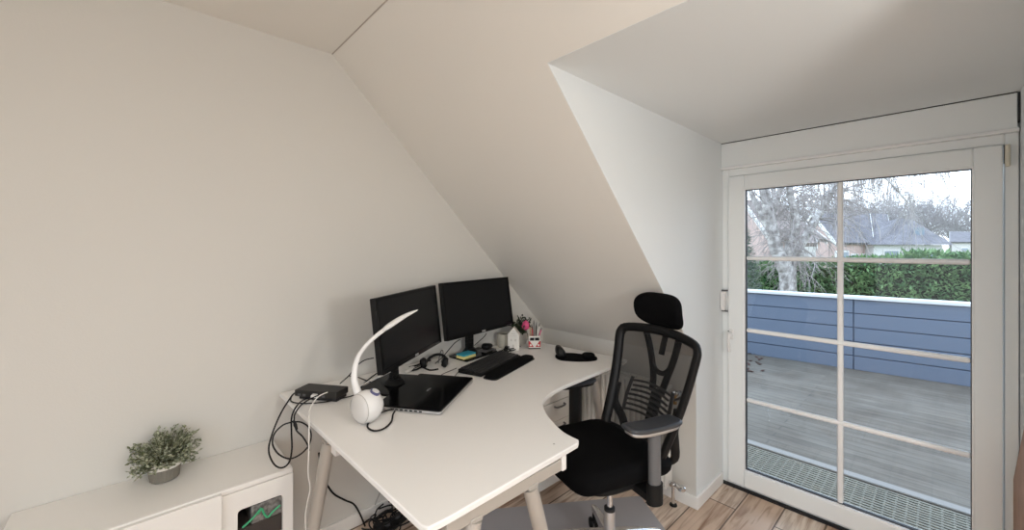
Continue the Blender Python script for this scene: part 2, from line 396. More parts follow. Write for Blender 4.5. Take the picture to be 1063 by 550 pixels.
# ------------------------------------------------------------------ radiator and valves
RX0, RX1, RY0, RY1, RZ0, RZ1 = 2.262, 2.352, 1.115, 1.93, .10, .70
t = thing('radiator', 'white ribbed panel radiator under the sloped ceiling behind the office chair', 'radiator', (2.31, 1.52, 0))
pts = []
n = 22; dy = (RY1-RY0)/n
for i in range(n):
    y = RY0+i*dy
    pts += [(RX0+.02, y), (RX0+.02, y+dy*.26), (RX0, y+dy*.40), (RX0, y+dy*.88)]
pts += [(RX0+.02, RY1), (RX0+.035, RY1), (RX0+.035, RY0)]
b = MB(); b.prism(pts, RZ0, RZ1-.02); obj('front_panel', b, WSTEEL, t, ang=20)
b = MB(); b.span((RX1-.02, RY0, RZ0), (RX1, RY1, RZ1-.02)); obj('rear_panel', b, WSTEEL, t)
b = MB()
b.span((RX0, RY0, RZ1-.02), (RX0+.012, RY1, RZ1)); b.span((RX1-.012, RY0, RZ1-.02), (RX1, RY1, RZ1))
for i in range(40):
    y = RY0+(i+.5)*(RY1-RY0)/40; b.span((RX0+.012, y-.004, RZ1-.015), (RX1-.012, y+.004, RZ1-.003))
obj('top_grille', b, WSTEEL, t, smooth=False)
for y in (RY0-.004, RY1):
    b = MB(); b.span((RX0+.004, y, RZ0), (RX1-.004, y+.004, RZ1)); obj('side_cover', b, WSTEEL, t, smooth=False)
for y in (1.3, 1.75):
    b = MB(); b.span((RX1-.005, y-.02, .2), (XK+.002, y+.02, .62)); obj('wall_bracket', b, WSTEEL, t, smooth=False)
vm = MB(); vm.tube([(2.31, RY0, .655), (2.31, 1.085, .655)], .012, 12); vm.lathe([(.011, 0), (.017, .004), (.017, .02), (.013, .024)], 6, Matrix.Translation((2.31, 1.108, .655)) @ Matrix.Rotation(PI/2, 4, 'X'))
v = obj('upper_valve', vm, CHROME, t)
b = MB(); b.lathe([(.012, 0), (.019, .006), (.019, .03), (.014, .036)], 14, Matrix.Translation((2.305, 1.078, .655)) @ Matrix.Rotation(math.radians(-35), 4, 'Y') @ Matrix.Translation((0, 0, .004))); b.tube([(2.31, 1.085, .66), (2.30, 1.04, .675)], .015, 12); obj('valve_cap', b, CHROME, v)
b = MB(); b.tube([(2.31, 1.075, .652), (2.31, 1.075, .60)], [.010, .012], 10); obj('air_vent', b, BRASS, v)
vm = MB(); vm.tube([(2.31, RY0, .125), (2.31, 1.06, .125)], .012, 12); vm.tube([(2.31, 1.085, .125), (2.31, 1.085, .001)], .010, 12); vm.lathe([(.018, 0), (.018, .022)], 6, Matrix.Translation((2.31, 1.10, .125)) @ Matrix.Rotation(PI/2, 4, 'X'))
v = obj('lower_valve', vm, CHROME, t)
b = MB(); b.tube([(2.31, 1.065, .125), (2.285, 1.03, .135)], [.013, .017], 12); b.lathe([(.017, 0), (.022, .004), (.022, .02), (.016, .026)], 12, Matrix.Translation((2.275, 1.02, .13))); obj('valve_cap', b, CHROME, v)
b = MB(); b.lathe([(.022, 0), (.02, .008), (.012, .01)], 14, Matrix.Translation((2.31, 1.085, .001))); obj('floor_collar', b, BLKP, v)

# ------------------------------------------------------------------ floor mat
A = Vector((2.245, 1.262)); e1 = Vector((-.575, -.818)); e2 = Vector((-.818, .575))
m4 = [A, A+e1*.92, A+e1*.92+e2*1.18, A+e2*1.18]
def rounded(poly, r, k=5):
    out = []; n = len(poly)
    for i in range(n):
        p0, p1, p2 = Vector(poly[i-1]), Vector(poly[i]), Vector(poly[(i+1) % n])
        a = p1+(p0-p1).normalized()*r; c = p1+(p2-p1).normalized()*r
        for j in range(k+1):
            t_ = j/k; out.append(tuple(a*(1-t_)**2+p1*2*t_*(1-t_)+c*t_*t_))
    return out
b = MB(); b.prism(rounded(m4, .02, 3), .0005, .004)
tag(obj('chair_mat', b, MATPL, smooth=False), 'grey translucent plastic floor mat under the office chair', 'floor mat')

# ------------------------------------------------------------------ cabinet (left)
CX0, CX1, CY0 = -.318, .476, 1.845
t = thing('low_cabinet', 'low white cabinet with sliding doors against the wall left of the desk', 'cabinet', (.08, 2.0, 0))
b = MB(); b.span((CX0, CY0, ZCAB-.022), (CX1, YA-.002, ZCAB)); obj('top_panel', b, CAB, t, bevel=.006, seg=3)
b = MB()
b.span((CX0, CY0+.004, .0), (CX0+.02, YA-.002, ZCAB-.022)); b.span((CX1-.02, CY0+.004, 0), (CX1, YA-.002, ZCAB-.022))
b.span((CX0+.02, YA-.012, .0), (CX1-.02, YA-.002, ZCAB-.022)); b.span((CX0+.02, CY0+.03, .04), (CX1-.02, YA-.012, .06))
b.span((CX0+.02, CY0+.03, .33), (CX1-.02, YA-.012, .348))
obj('body', b, CAB, t, smooth=False)
def windowed(y, x0, x1, z0, z1, wx0, wx1, wz0, wz1, r, th):
    """door leaf with one rounded opening"""
    mb = MB(); k = 5
    hole = rounded([(wx0, wz0), (wx1, wz0), (wx1, wz1), (wx0, wz1)], r, k)
    outer = [(x0, z0), (x1, z0), (x1, z1), (x0, z1)]; per = k+1
    for yy, flip in ((y, 1), (y+th, 0)):
        hv = [mb.bm.verts.new((a, yy, c)) for a, c in hole]; ov = [mb.bm.verts.new((a, yy, c)) for a, c in outer]
        for i in range(4):
            for j in range(per-1): mb.face([ov[i], hv[i*per+j+1], hv[i*per+j]])
            e, g = i*per+per-1, ((i+1) % 4)*per
            mb.face([ov[i], ov[(i+1) % 4], hv[g], hv[e]])
        if flip: fh, fo = hv, ov
    for i in range(len(hv)): mb.face([fh[i], fh[(i+1) % len(hv)], hv[(i+1) % len(hv)], hv[i]])
    for i in range(4): mb.face([fo[i], fo[(i+1) % 4], ov[(i+1) % 4], ov[i]])
    return mb
d1 = obj('sliding_door', windowed(CY0-.022, CX0+.004, .231, .03, ZCAB-.004, -.20, .148, .10, .47, .03, .018), CAB, t, bevel=.002)
b = MB(); b.span((-.205, CY0-.012, .095), (.153, CY0-.009, .475)); obj('pane', b, glass_mat('cabinet_glass', (.55, .52, .5)), d1, smooth=False)
d2 = obj('fixed_door', windowed(CY0, .15, CX1, .03, ZCAB-.023, .283, .437, .10, .508, .016, .018), CAB, t, bevel=.002)
b = MB(); b.span((.205, CY0-.006, .445), (.245, CY0-.0005, .462)); obj('finger_pull', b, CAB, t, bevel=.003)
# things in the cabinet
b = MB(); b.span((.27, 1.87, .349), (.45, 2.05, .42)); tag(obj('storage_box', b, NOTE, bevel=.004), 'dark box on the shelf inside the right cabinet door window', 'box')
b = MB(); b.span((.33, 1.866, .421), (.447, 2.0, .495)); tag(obj('metal_case', b, M('mottled_grey', (.30, .29, .28), .5, metal=.3, var=((.12, .115, .11), 60, 4)), bevel=.006), 'mottled grey case on top of the dark box in the cabinet', 'case')
b = MB(); b.tube(spline([(.30, 1.855, .432), (.335, 1.853, .455), (.362, 1.853, .478), (.372, 1.853, .455), (.385, 1.853, .435), (.405, 1.853, .45), (.43, 1.855, .462)], 5), .004, 8); b.tube([(.363, 1.856, .478), (.350, 1.858, .462)], .006, 8)
tag(obj('green_cable', b, GREENW), 'kinked green cable behind the right cabinet window', 'cable')
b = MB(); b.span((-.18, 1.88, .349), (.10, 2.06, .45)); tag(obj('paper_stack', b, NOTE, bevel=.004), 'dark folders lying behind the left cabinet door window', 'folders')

# ------------------------------------------------------------------ desk
t = thing('corner_desk', 'large white corner desk with notched top and slanted round legs', 'desk', (1.3, 1.55, 0))
curve = [(1.160, .896), (1.176, .905), (1.185, .985), (1.235, 1.095), (1.28, 1.165), (1.334, 1.228), (1.395, 1.265), (1.465, 1.289), (1.56, 1.305), (1.66, 1.313)]
cv = [tuple(p)[:2] for p in spline([(x, y, 0) for x, y in curve[1:]], 4)]
top = [(.502, 2.178), (.510, 1.70), (.524, .895), (.534, .877), (.60, .875), (1.155, .893)] + cv + [(2.18, 1.334), (2.235, 1.345), (2.238, 1.40), (2.16, 2.178)]
b = MB(); b.prism(top, ZK-.020, ZK); obj('tabletop', b, WLAM, t, bevel=.0035, seg=2, ang=50)
b = MB(); b.prism([(1.085+.004*math.cos(a*PI/5), .945+.004*math.sin(a*PI/5)) for a in range(10)], ZK-.0005, ZK+.0006); obj('screw_cap', b, PAPER, t, smooth=False)
def rail(a, c, w=.03, h=.040, z=ZK-.020):
    a, c = Vector(a), Vector(c); d = (c-a); L = d.length; an = math.atan2(d.y, d.x)
    mb = MB(); mb.box(((a.x+c.x)/2, (a.y+c.y)/2, z-h/2), (L, w, h), R3('Z', math.degrees(an))); return mb
obj('rail', rail((.60, .912), (1.07, .912), h=.040, z=ZK-.030), SILV, t, bevel=.003)
b = MB(); b.span((1.07, .893, ZK-.072), (1.092, .931, ZK-.020)); obj('rail_cap', b, WEDGE, t, bevel=.003)
obj('rail', rail((.565, 1.48), (.555, 2.12)), SILV, t, bevel=.003)
b = MB(); b.span((.540, 1.545, ZK-.082), (.585, 1.59, ZK-.020)); obj('rail_cap', b, WEDGE, t, bevel=.003)
obj('rail', rail((1.72, 1.40), (2.15, 1.41)), SILV, t, bevel=.003)
obj('rail', rail((1.0, 2.10), (2.1, 2.10)), SILV, t, bevel=.003)
def leg(a, c, name='leg'):
    a, c = Vector(a), Vector(c); mid = a.lerp(c, .62); mid2 = a.lerp(c, .625)
    mb = MB(); mb.tube([a, mid, mid2], [.0255, .0235, .0205], 20); mb.tube([mid2, c], [.0195, .018], 20)
    o = obj(name, mb, SILV, t)
    f = MB(); f.tube([c+Vector((0, 0, .012)), Vector((c.x, c.y, .0005))], .022, 16); obj('foot', f, BLKP, o)
    p = MB(); p.box((a.x, a.y, a.z+.006), (.042, .036, .014)); obj('mounting_plate', p, SILV, o, bevel=.002)
zt = ZK-.074
leg((.558, 1.665, zt), (.452, 1.735, .012)); leg((.93, .912, zt), (1.145, .90, .012)); leg((.70, .912, zt), (.55, .92, .012))
leg((1.975, 1.405, zt), (2.175, 1.44, .012)); leg((1.25, 2.10, zt), (1.20, 2.08, .012)); leg((2.06, 2.10, zt), (2.10, 2.09, .012))

# drawer unit
t = thing('drawer_unit', 'white five drawer unit standing under the desk beside the radiator', 'drawer unit', (1.95, 1.88, 0))
UX0, UX1, UY0, UY1, UZ0, UZ1 = 1.755, 2.165, 1.655, 2.10, .045, .69
b = MB(); b.span((UX0, UY0, UZ0), (UX1, UY1, UZ1)); obj('body', b, WSTEEL, t, bevel=.004)
hz = (UZ1-UZ0-.03)/5
for i in range(5):
    z0 = UZ0+.028+i*hz
    b = MB(); b.span((UX0+.004, UY0-.016, z0), (UX1-.004, UY0, z0+hz-.004)); dr = obj('drawer', b, WSTEEL, t, bevel=.003)
    b = MB(); xm = 1.93; b.tube(spline([(xm-.045, UY0-.016, z0+hz-.03), (xm-.04, UY0-.034, z0+hz-.032), (xm, UY0-.038, z0+hz-.034), (xm+.04, UY0-.034, z0+hz-.032), (xm+.045, UY0-.016, z0+hz-.03)], 4), .0055, 8); obj('handle', b, GREYP, dr)
for x in (UX0+.04, UX1-.04):
    for y in (UY0+.05, UY1-.05):
        b = MB(); b.lathe([(.0225, -.01), (.0225, .01)], 16, Matrix.Translation((x, y, .0235)) @ Matrix.Rotation(PI/2, 4, 'X')); b.span((x-.012, y-.012, .03), (x+.012, y+.012, UZ0)); obj('caster', b, BLKP, t)

# ------------------------------------------------------------------ monitors
def monitor(name, label, loc, ang, tilt, off, zc, ax, base_f, base_b, w=.62, h=.335):
    t = thing(name, label, 'monitor', loc, math.radians(ang), 'monitors on the desk')
    Rx = R3('X', -tilt)
    def L(x, y, z): return Rx @ Vector((x, y, z))+Vector((ax, off, zc-loc[2]))
    def bx(mb, a, c):
        p = [(a[0], a[1], a[2]), (c[0], a[1], a[2]), (c[0], c[1], a[2]), (a[0], c[1], a[2]), (a[0], a[1], c[2]), (c[0], a[1], c[2]), (c[0], c[1], c[2]), (a[0], c[1], c[2])]
        mb.hexa([L(*q) for q in p])
    mb = MB(); bx(mb, (-w/2, -.012, -h/2), (w/2, .016, h/2)); obj('housing', mb, BLKM, t, local=True, bevel=.004)
    mb = MB(); bx(mb, (-w*.36, .016, -h*.38), (w*.36, .042, h*.34)); obj('rear_shell', mb, BLKM, t, local=True, bevel=.012, seg=3)
    mb = MB(); bz = .014
    bx(mb, (-w/2, -.017, -h/2), (-w/2+bz, -.0115, h/2)); bx(mb, (w/2-bz, -.017, -h/2), (w/2, -.0115, h/2))
    bx(mb, (-w/2+bz, -.017, h/2-bz), (w/2-bz, -.0115, h/2)); bx(mb, (-w/2+bz, -.017, -h/2), (w/2-bz, -.0115, -h/2+bz+.006))
    bz_o = obj('bezel', mb, GLOSSB, t, local=True, bevel=.0015)
    mb = MB(); bx(mb, (-w/2+bz, -.0135, -h/2+bz+.006), (w/2-bz, -.0118, h/2-bz)); obj('screen', mb, SCREEN, t, local=True, smooth=False)
    mb = MB(); bx(mb, (-.017, -.0178, -h/2+.004), (.017, -.0170, -h/2+.014)); o = obj('badge', mb, ALU, bz_o, local=True, smooth=False); o['label'] = 'small silver badge on the bezel'
    mb = MB()
    for k in range(4): bx(mb, (w/2-.08+k*.014, -.0178, -h/2+.005), (w/2-.072+k*.014, -.017, -h/2+.010))
    obj('button_row', mb, GREYP, bz_o, local=True, smooth=False)
    mb = MB()
    pts = spline([(0, 0, .012), (0, .004, .10), (0, .0, .2), (0, off+.075, zc-loc[2])], 4)
    for a, c in zip(pts, pts[1:]):
        mb.hexa([Vector((-.03, a.y-.010, a.z)), Vector((.03, a.y-.010, a.z)), Vector((.03, a.y+.012, a.z)), Vector((-.03, a.y+.012, a.z)),
                 Vector((-.03, c.y-.010, c.z)), Vector((.03, c.y-.010, c.z)), Vector((.03, c.y+.012, c.z)), Vector((-.03, c.y+.012, c.z))])
    mb.box((ax/2, off+.055, zc-loc[2]), (.09+abs(ax), .05, .09)); obj('neck', mb, BLKP, t, local=True, bevel=.002)
    mb = MB(); mb.lathe([(.05, .010), (.05, .018), (.042, .028), (.034, .034), (.034, .04), (.0, .04)], 28); obj('swivel_collar', mb, BLKP, t, local=True)
    mb = MB(); mb.prism(rounded([(-.15, -base_f), (.15, -base_f), (.14, base_b), (-.14, base_b)], .012, 3), .0, .011); obj('base', mb, GLOSSB, t, local=True, bevel=.002)
    return t
monitor('monitor', 'black desk monitor nearest the camera, angled behind the white lamp', (.955, 1.895, ZK), 34, 6.5, -.092, 1.138, -.008, .062, .13, w=.618, h=.327)
monitor('monitor', 'black desk monitor with reflections standing behind the keyboard and sponge', (1.595, 2.115, ZK), 9.8, 8.5, -.070, 1.140, .012, .115, .055, w=.635, h=.338)

# ------------------------------------------------------------------ white desk lamp
lb = D(373, 440)
fd = (-FV*.84-RV*.54).normalized()          # the clear face looks this way
t = thing('desk_lamp', 'white bendy desk lamp with egg-shaped base and blade head', 'lamp', (lb.x, lb.y, ZK))
ce = Vector((lb.x, lb.y, ZK+.064))+(-fd)*.025+RV*.012
z_ax = fd; x_ax = Vector((0, 0, 1)).cross(z_ax).normalized(); y_ax = z_ax.cross(x_ax)
Xf = Matrix.Translation(ce) @ Matrix(((x_ax.x, y_ax.x, z_ax.x, 0), (x_ax.y, y_ax.y, z_ax.y, 0), (x_ax.z, y_ax.z, z_ax.z, 0), (0, 0, 0, 1)))
prof = [(0, -.058), (.025, -.055), (.044, -.044), (.058, -.022), (.063, .0), (.062, .018), (.058, .034), (.0565, .038)]
b = MB(); b.lathe(prof, 36, Xf); bo = obj('base', b, LAMPW, t)
b = MB(); b.lathe([(.0565, .036), (.054, .042), (.040, .050), (.02, .054), (0, .055)], 36, Xf); obj('front_lens', b, LENS, t)
b = MB(); b.tube([Xf @ Vector((.0565*math.cos(a*PI/18), .0565*math.sin(a*PI/18), .039)) for a in range(36)], .0012, 6, closed=True); obj('lens_rim', b, M('grey_rim', (.42, .40, .38), .4), t)
bt = ce+Vector((0, 0, .0615))+RV*.030-Vector((0, 0, .006))
up = (bt-ce).normalized()
Bf = Matrix.Translation(bt) @ up.to_track_quat('Z', 'Y').to_matrix().to_4x4()
b = MB(); b.lathe([(.020, -.005), (.020, .003), (.015, .004)], 24, Bf); o = obj('button_ring', b, RINGB, t)
b = MB(); b.lathe([(.0145, .002), (.0145, .0065), (.0, .0075)], 24, Bf); obj('button', b, LAMPW, t)
d0 = (ce.x*FV.x+ce.y*FV.y)
np_ = spline([W(372, 409, d0+.01), W(368, 396, d0+.02), W(368.5, 382, d0+.03), W(372, 370, d0+.04), W(380, 358.5, d0+.05), W(390, 349, d0+.06), W(399, 342, d0+.07)], 6)
b = MB(); m = len(np_); b.tube(np_, [.0165-.0080*min(1, i/(m*.55)) for i in range(m)], 14); obj('neck', b, LAMPW, t)
hp = spline([W(397, 343.2, d0+.067), W(405, 337.5, d0+.077), W(415, 331, d0+.09), W(425, 325.5, d0+.105), W(434, 321.5, d0+.12)], 5)
hr = [.009, .0125, .016, .0185, .0198, .0203, .0205, .0203, .0198, .0192, .0184, .0175, .0164, .0152, .014, .0125, .011, .009, .007, .0045, .002]
b = MB(); b.tube(hp, [x_*1.12 for x_ in hr[:len(hp)]], 18, flat=.5); hdd = obj('head', b, LAMPW, t)
b = MB(); b.tube([p-Vector((0, 0, .0045))-FV*.002 for p in hp[4:-4]], [.003]+[.0135]*(len(hp)-10)+[.003], 14, flat=.25); obj('light_strip', b, LENS, hdd)

# ------------------------------------------------------------------ laptop
lc = [Z(389, 420, ZK+.02), Z(458, 426.5, ZK+.02), Z(490.5, 392.5, ZK+.02), Z(437, 387.5, ZK+.02)]
cen = sum(lc, Vector())/4; ex = ((lc[3]-lc[0])+(lc[2]-lc[1])).normalized(); la = math.atan2(ex.y, ex.x)
LW = ((lc[3]-lc[0]).length+(lc[2]-lc[1]).length)/2; LD = ((lc[1]-lc[0]).length+(lc[2]-lc[3]).length)/2
t = thing('laptop', 'closed black laptop with silver edge lying in front of the near monitor', 'laptop', (cen.x, cen.y, ZK), la)
b = MB(); b.prism(rounded([(-LW/2, -LD/2), (LW/2, -LD/2), (LW/2, LD/2), (-LW/2, LD/2)], .012, 3), .003, .014); obj('base', b, ALU, t, local=True, bevel=.001)
b = MB(); b.prism(rounded([(-LW/2, -LD/2), (LW/2, -LD/2), (LW/2, LD/2), (-LW/2, LD/2)], .012, 3), .0145, .0225); li = obj('lid', b, GLOSSB, t, local=True, bevel=.0015)
b = MB(); b.box((0, .0, .0227), (.04, .011, .0006)); o = obj('lid_badge', b, GREYP, li, local=True, smooth=False); o['label'] = 'small grey badge on the lid'
b = MB()
for k in range(7): b.box((-LW/2-.0002, -.06-.0+k*.022, .0085), (.0012, .013, .006))
obj('port', b, BLKP, t, local=True, smooth=False)
for x in (-1, 1):
    for y in (-1, 1):
        b = MB(); b.lathe([(.008, .0), (.008, .0032)], 12, Matrix.Translation((x*(LW/2-.03), y*(LD/2-.03), 0))); obj('rubber_foot', b, RUB, t, local=True)

# ------------------------------------------------------------------ dock box
zb = ZK+.012
f1, f2 = Z(306, 403, zb+.036), Z(349, 406.5, zb+.036)
bdir = (f2-f1).normalized(); bn = Vector((-bdir.y, bdir.x, 0))   # towards the wall
if bn.y < 0: bn = -bn
bl = (f2-f1).length; bc = (f1+f2)/2+bn*.045
bc.y = min(bc.y, 2.02)
t = thing('docking_station', 'flat black connector box at the back left desk corner with plugged cables', 'docking station', (bc.x, bc.y, ZK), math.atan2(bdir.y, bdir.x))
b = MB(); b.box((0, 0, .0275), (bl, .095, .030)); obj('housing', b, M('dock_dark_grey', (.022, .020, .018), .5), t, local=True, bevel=.004)
b = MB(); b.box((.01, -.004, .0065), (bl*.9, .075, .013)); obj('foot', b, RUB, t, local=True, bevel=.002)
for k in (-.38, -.26, -.05, .06, .2):
    b = MB(); b.box((bl*k, -.0478, .022), (.016, .002, .009)); obj('socket', b, GREYP, t, local=True, smooth=False)
b = MB(); b.box((bl*.02, -.055, .026), (.026, .03, .013), R3('Z', 20)); o = tag(obj('white_plug', b, LAMPW, None, local=True, bevel=.003), 'white cable plug pushed into the black connector box', 'plug')
o.location = t.location; o.rotation_euler = t.rotation_euler

# ------------------------------------------------------------------ cables
def cable(name, label, pts, r=.003, mat=BLKP, k=7, n=8, group='cables'):
    b = MB(); b.tube(spline(pts, k), r, n); return tag(obj(name, b, mat), label, 'cable', group)
dd = 1.63
zc3 = ZK+.004
cable('black_cable', 'black cable hanging off the left desk end in the outermost loop', [W(306, 408, 1.80), W(302, 412, 1.76), W(291, 430, 1.68), W(282, 452, 1.64), W(279, 468, 1.62), W(284, 481, 1.60), W(292, 485.5, 1.59), W(300, 480, 1.59), W(303, 466, 1.60), W(302.5, 448, 1.61), W(303, 432, 1.62), W(309, 420, 1.66), Z(317, 414, ZK+.005), Z(328, 410.5, ZK+.012)], .0033)
cable('black_cable', 'black cable forming the round loop beside the desk leg', [W(331, 410, 1.74), W(322, 414, 1.70), W(312, 421, 1.64), W(306, 430, 1.61), W(304.5, 437, 1.60), W(294, 441, 1.59), W(285, 450, 1.585), W(283, 461, 1.58), W(289, 471, 1.575), W(300, 476, 1.57), W(311, 472, 1.57), W(320, 463, 1.565), W(323, 452, 1.565), W(320, 443, 1.57), W(312, 438, 1.58), W(304, 438, 1.59)], .003)
cable('black_cable', 'short black cable with a thick plug dangling near the desk leg', [W(306, 440, 1.575), W(308, 447, 1.57), W(314, 453, 1.565), W(319, 461, 1.56), W(321, 468, 1.555)], .003)
b = MB(); b.tube([W(305, 436, 1.58), W(306.5, 441, 1.578), W(308.3, 446, 1.575)], [.003, .007, .004], 10); tag(obj('cable_plug', b, BLKP), 'thick black plug dangling by the left desk corner', 'plug')
cable('black_cable', 'black cable lying along the desk from connector box past the lamp', [Z(303, 410, ZK+.004), Z(302, 416, zc3), Z(309, 418.3, zc3), Z(322, 418.5, zc3), Z(338, 417, zc3), Z(352, 414, zc3), Z(366, 410.5, zc3), Z(380, 405, zc3)], .0026)
cable('black_cable', 'short looped black cable plugged into the laptop side', [Z(409, 424.5, ZK+.009), Z(402, 426, ZK+.008), Z(392, 430, zc3), Z(384, 436.5, zc3), Z(381.5, 443, zc3), Z(388, 447, zc3), Z(398, 445, zc3), Z(406, 438, zc3), Z(408, 430, zc3), Z(410, 426.5, ZK+.009)], .0036)
cable('white_cable', 'thin white cable running down along the left desk leg', [W(340, 407, 1.70), W(330, 412, 1.66), W(322, 424, 1.60), W(321, 440, 1.545), W(320.5, 470, 1.535), W(320, 492, 1.53), W(322, 507, 1.53), W(319, 522, 1.53), W(317, 538, 1.53), W(318.5, 560, 1.53)], .0022, WCAB)
cable('black_cable', 'black cable running up behind lamp to near monitor', [Z(353, 398, ZK+.02), W(362, 390, 1.93), W(369, 381, 1.95), W(378, 374, 1.96), W(388, 371.5, 1.98)], .0026)
cable('black_cable', 'black cable crossing behind lamp toward monitor base', [Z(360, 390, ZK+.004), Z(370, 391, zc3), Z(378, 394, zc3), Z(390, 398.5, zc3)], .0026)
cable('black_cable', 'black cable crossing diagonally beside the near monitor base', [Z(373, 404, zc3), Z(380, 396, zc3), Z(388, 389.5, zc3), Z(396, 385, zc3)], .003)
cable('white_cable', 'white cable lying over near monitor base', [Z(362, 404, zc3), Z(372, 402, zc3), Z(384, 395, ZK+.018), Z(396, 390.5, ZK+.03), W(405, 386, 1.97)], .0026, WCAB)
cable('black_cable', 'black cable rising to the underside of far monitor on its left', [Z(452, 377, zc3), Z(459, 371, zc3), W(465, 364, 2.46), W(472, 356, 2.48), W(478, 352, 2.49)], .003)
cable('black_cable', 'black cable rising to the underside of far monitor on its right', [Z(489, 360, ZK+.016), W(494, 357, 2.55), W(502, 350, 2.57), W(505, 346, 2.57)], .0026)
cable('black_cable', 'thin black cable from laptop back to keyboard, left one', [Z(456, 391, zc3), Z(460, 388, zc3), Z(467, 385, zc3), Z(474, 382, zc3)], .0018)
cable('black_cable', 'thin black cable from laptop back to keyboard, right one', [Z(471, 392, zc3), Z(474, 388, zc3), Z(477, 384.5, zc3), Z(479, 381, zc3)], .0018)
# under the desk, along the gable wall
fl = lambda x, y: Z(x, y, .006)
cable('black_cable', 'wavy black power cable running down wall under the desk', [Yp(331, 470, 2.17), Yp(333, 482, 2.18), Yp(337, 494, 2.183), Yp(338, 500, 2.183), Yp(346, 512, 2.183), Yp(358, 519, 2.183), Yp(367, 523, 2.18), Yp(373, 532, 2.16), fl(379, 546)], .0045)
cable('black_cable', 'black power cable hanging behind desk edge to cable heap', [Yp(397, 500, 2.17), Yp(403, 511, 2.17), Yp(406.5, 522, 2.16), fl(408, 540)], .0042)
cable('grey_cable', 'short grey cable hanging against the wall under the desk', [Yp(395, 503, 2.183), Yp(394, 512, 2.183), Yp(390, 522, 2.183), Yp(388, 529, 2.183)], .0032, PAPER)
for i in range(9):
    r2 = random.Random(40+i); c0 = fl(404+r2.uniform(-16, 22), 546+r2.uniform(-7, 8)); pts = []
    rad = r2.uniform(.05, .11); ph = r2.uniform(0, 6)
    for j in range(9):
        a = ph+j*.75; q = c0+Vector((math.cos(a)*rad*(1+.25*r2.random()), math.sin(a)*rad*.8, 0)); q.z = .006+.012*i*.6+.02*abs(math.sin(a*1.3+i)); q.y = min(q.y, 2.16); pts.append(q)
    cable('black_cable', 'tangled black power cable in the heap on the floor under the desk', pts, .004, group='cable heap on the floor')
c0 = fl(407, 547)
t = thing('power_strip', 'black power strip in the cable heap on the floor', 'power strip', (c0.x, min(c0.y, 2.03), 0), .35)
b = MB(); b.box((0, 0, .025), (.30, .055, .04)); obj('housing', b, BLKP, t, local=True, bevel=.006)
for k in range(4):
    b = MB(); b.lathe([(.019, .0451), (.019, .046), (.016, .0455)], 18, Matrix.Translation((-.1+k*.066, 0, 0))); obj('socket', b, GREYP, t, local=True)
b = MB(); b.box((-.1, 0, .066), (.04, .045, .04)); tag(obj('power_adapter', b, BLKM, local=True, bevel=.005), 'black mains adapter plugged into the power strip under the desk', 'adapter'); o = bpy.data.objects['power_adapter']; o.location = t.location; o.rotation_euler = t.rotation_euler

# ------------------------------------------------------------------ headset and plugs between the monitors
c0 = D(449, 380); c0.y = min(c0.y, 2.02)
t = thing('headset', 'black headset lying between the two monitors', 'headset', (c0.x, c0.y, ZK))
hb = []
for i in range(15):
    a = PI*i/14; hb.append(Vector((c0.x, c0.y, ZK+.012))+RV*(.062*math.cos(a))+FV*(.02+.085*math.sin(a))+Vector((0, 0, .035*math.sin(a))))
b = MB(); b.tube(hb, .0095, 8, flat=.7); obj('headband', b, BLKP, t)
for s, dz in ((1, 0), (-1, 0)):
    e = Vector((c0.x, c0.y, ZK))+RV*(.062*s)-FV*.008
    xf = Matrix.Translation(e+Vector((0, 0, .030))) @ Matrix.Rotation(TH-PI/2, 4, 'Z') @ Matrix.Rotation(PI/2+s*.25, 4, 'Y')
    b = MB(); b.lathe([(0, -.016), (.022, -.016), (.0285, -.008), (.029, .002), (.024, .010), (.012, .012), (0, .012)], 22, xf); ec = obj('ear_cup', b, BLKP, t)
    b = MB(); b.tube([xf @ Vector((.019*math.cos(k*PI/9), .019*math.sin(k*PI/9), -.014)) for k in range(18)], .007, 8, closed=True); obj('ear_cushion', b, BLK, ec)
b = MB(); e = Vector((c0.x, c0.y, ZK))-RV*.062-FV*.008+Vector((0, 0, .02))
b.tube(spline([e, e-RV*.03-FV*.03+Vector((0, 0, -.005)), e-RV*.055-FV*.05+Vector((0, 0, -.013))], 4), .0025, 8); b.tube([e-RV*.05-FV*.046+Vector((0, 0, -.012)), e-RV*.062-FV*.055+Vector((0, 0, -.013))], .0065, 8); obj('microphone_boom', b, BLKP, t)
q = D(420, 383)
b = MB(); b.box((q.x, min(q.y, 2.05), ZK+.012), (.07, .022, .018), R3('Z', 30)); tag(obj('cable_adapter', b, WCAB, bevel=.004), 'small white adapter lying behind the near monitor stand', 'adapter')
cable('black_cable', 'black cable lying from white adapter to the headset', [Z(425, 381, zc3), Z(433, 379, zc3), Z(440, 375.5, zc3), Z(447, 374, zc3)], .0055)
cable('black_cable', 'black cable tangled in front of headset', [Z(424, 385, zc3), Z(432, 383.5, zc3), Z(438, 381, zc3), Z(446, 384, zc3), Z(455, 383, zc3)], .005)
cable('black_cable', 'small upright black cable loop between the monitors', [Z(455, 377, zc3), W(456, 371, 2.38), W(457.5, 365, 2.40), W(459.5, 363.5, 2.41), W(460, 369, 2.41), Z(458, 376, zc3)], .002)

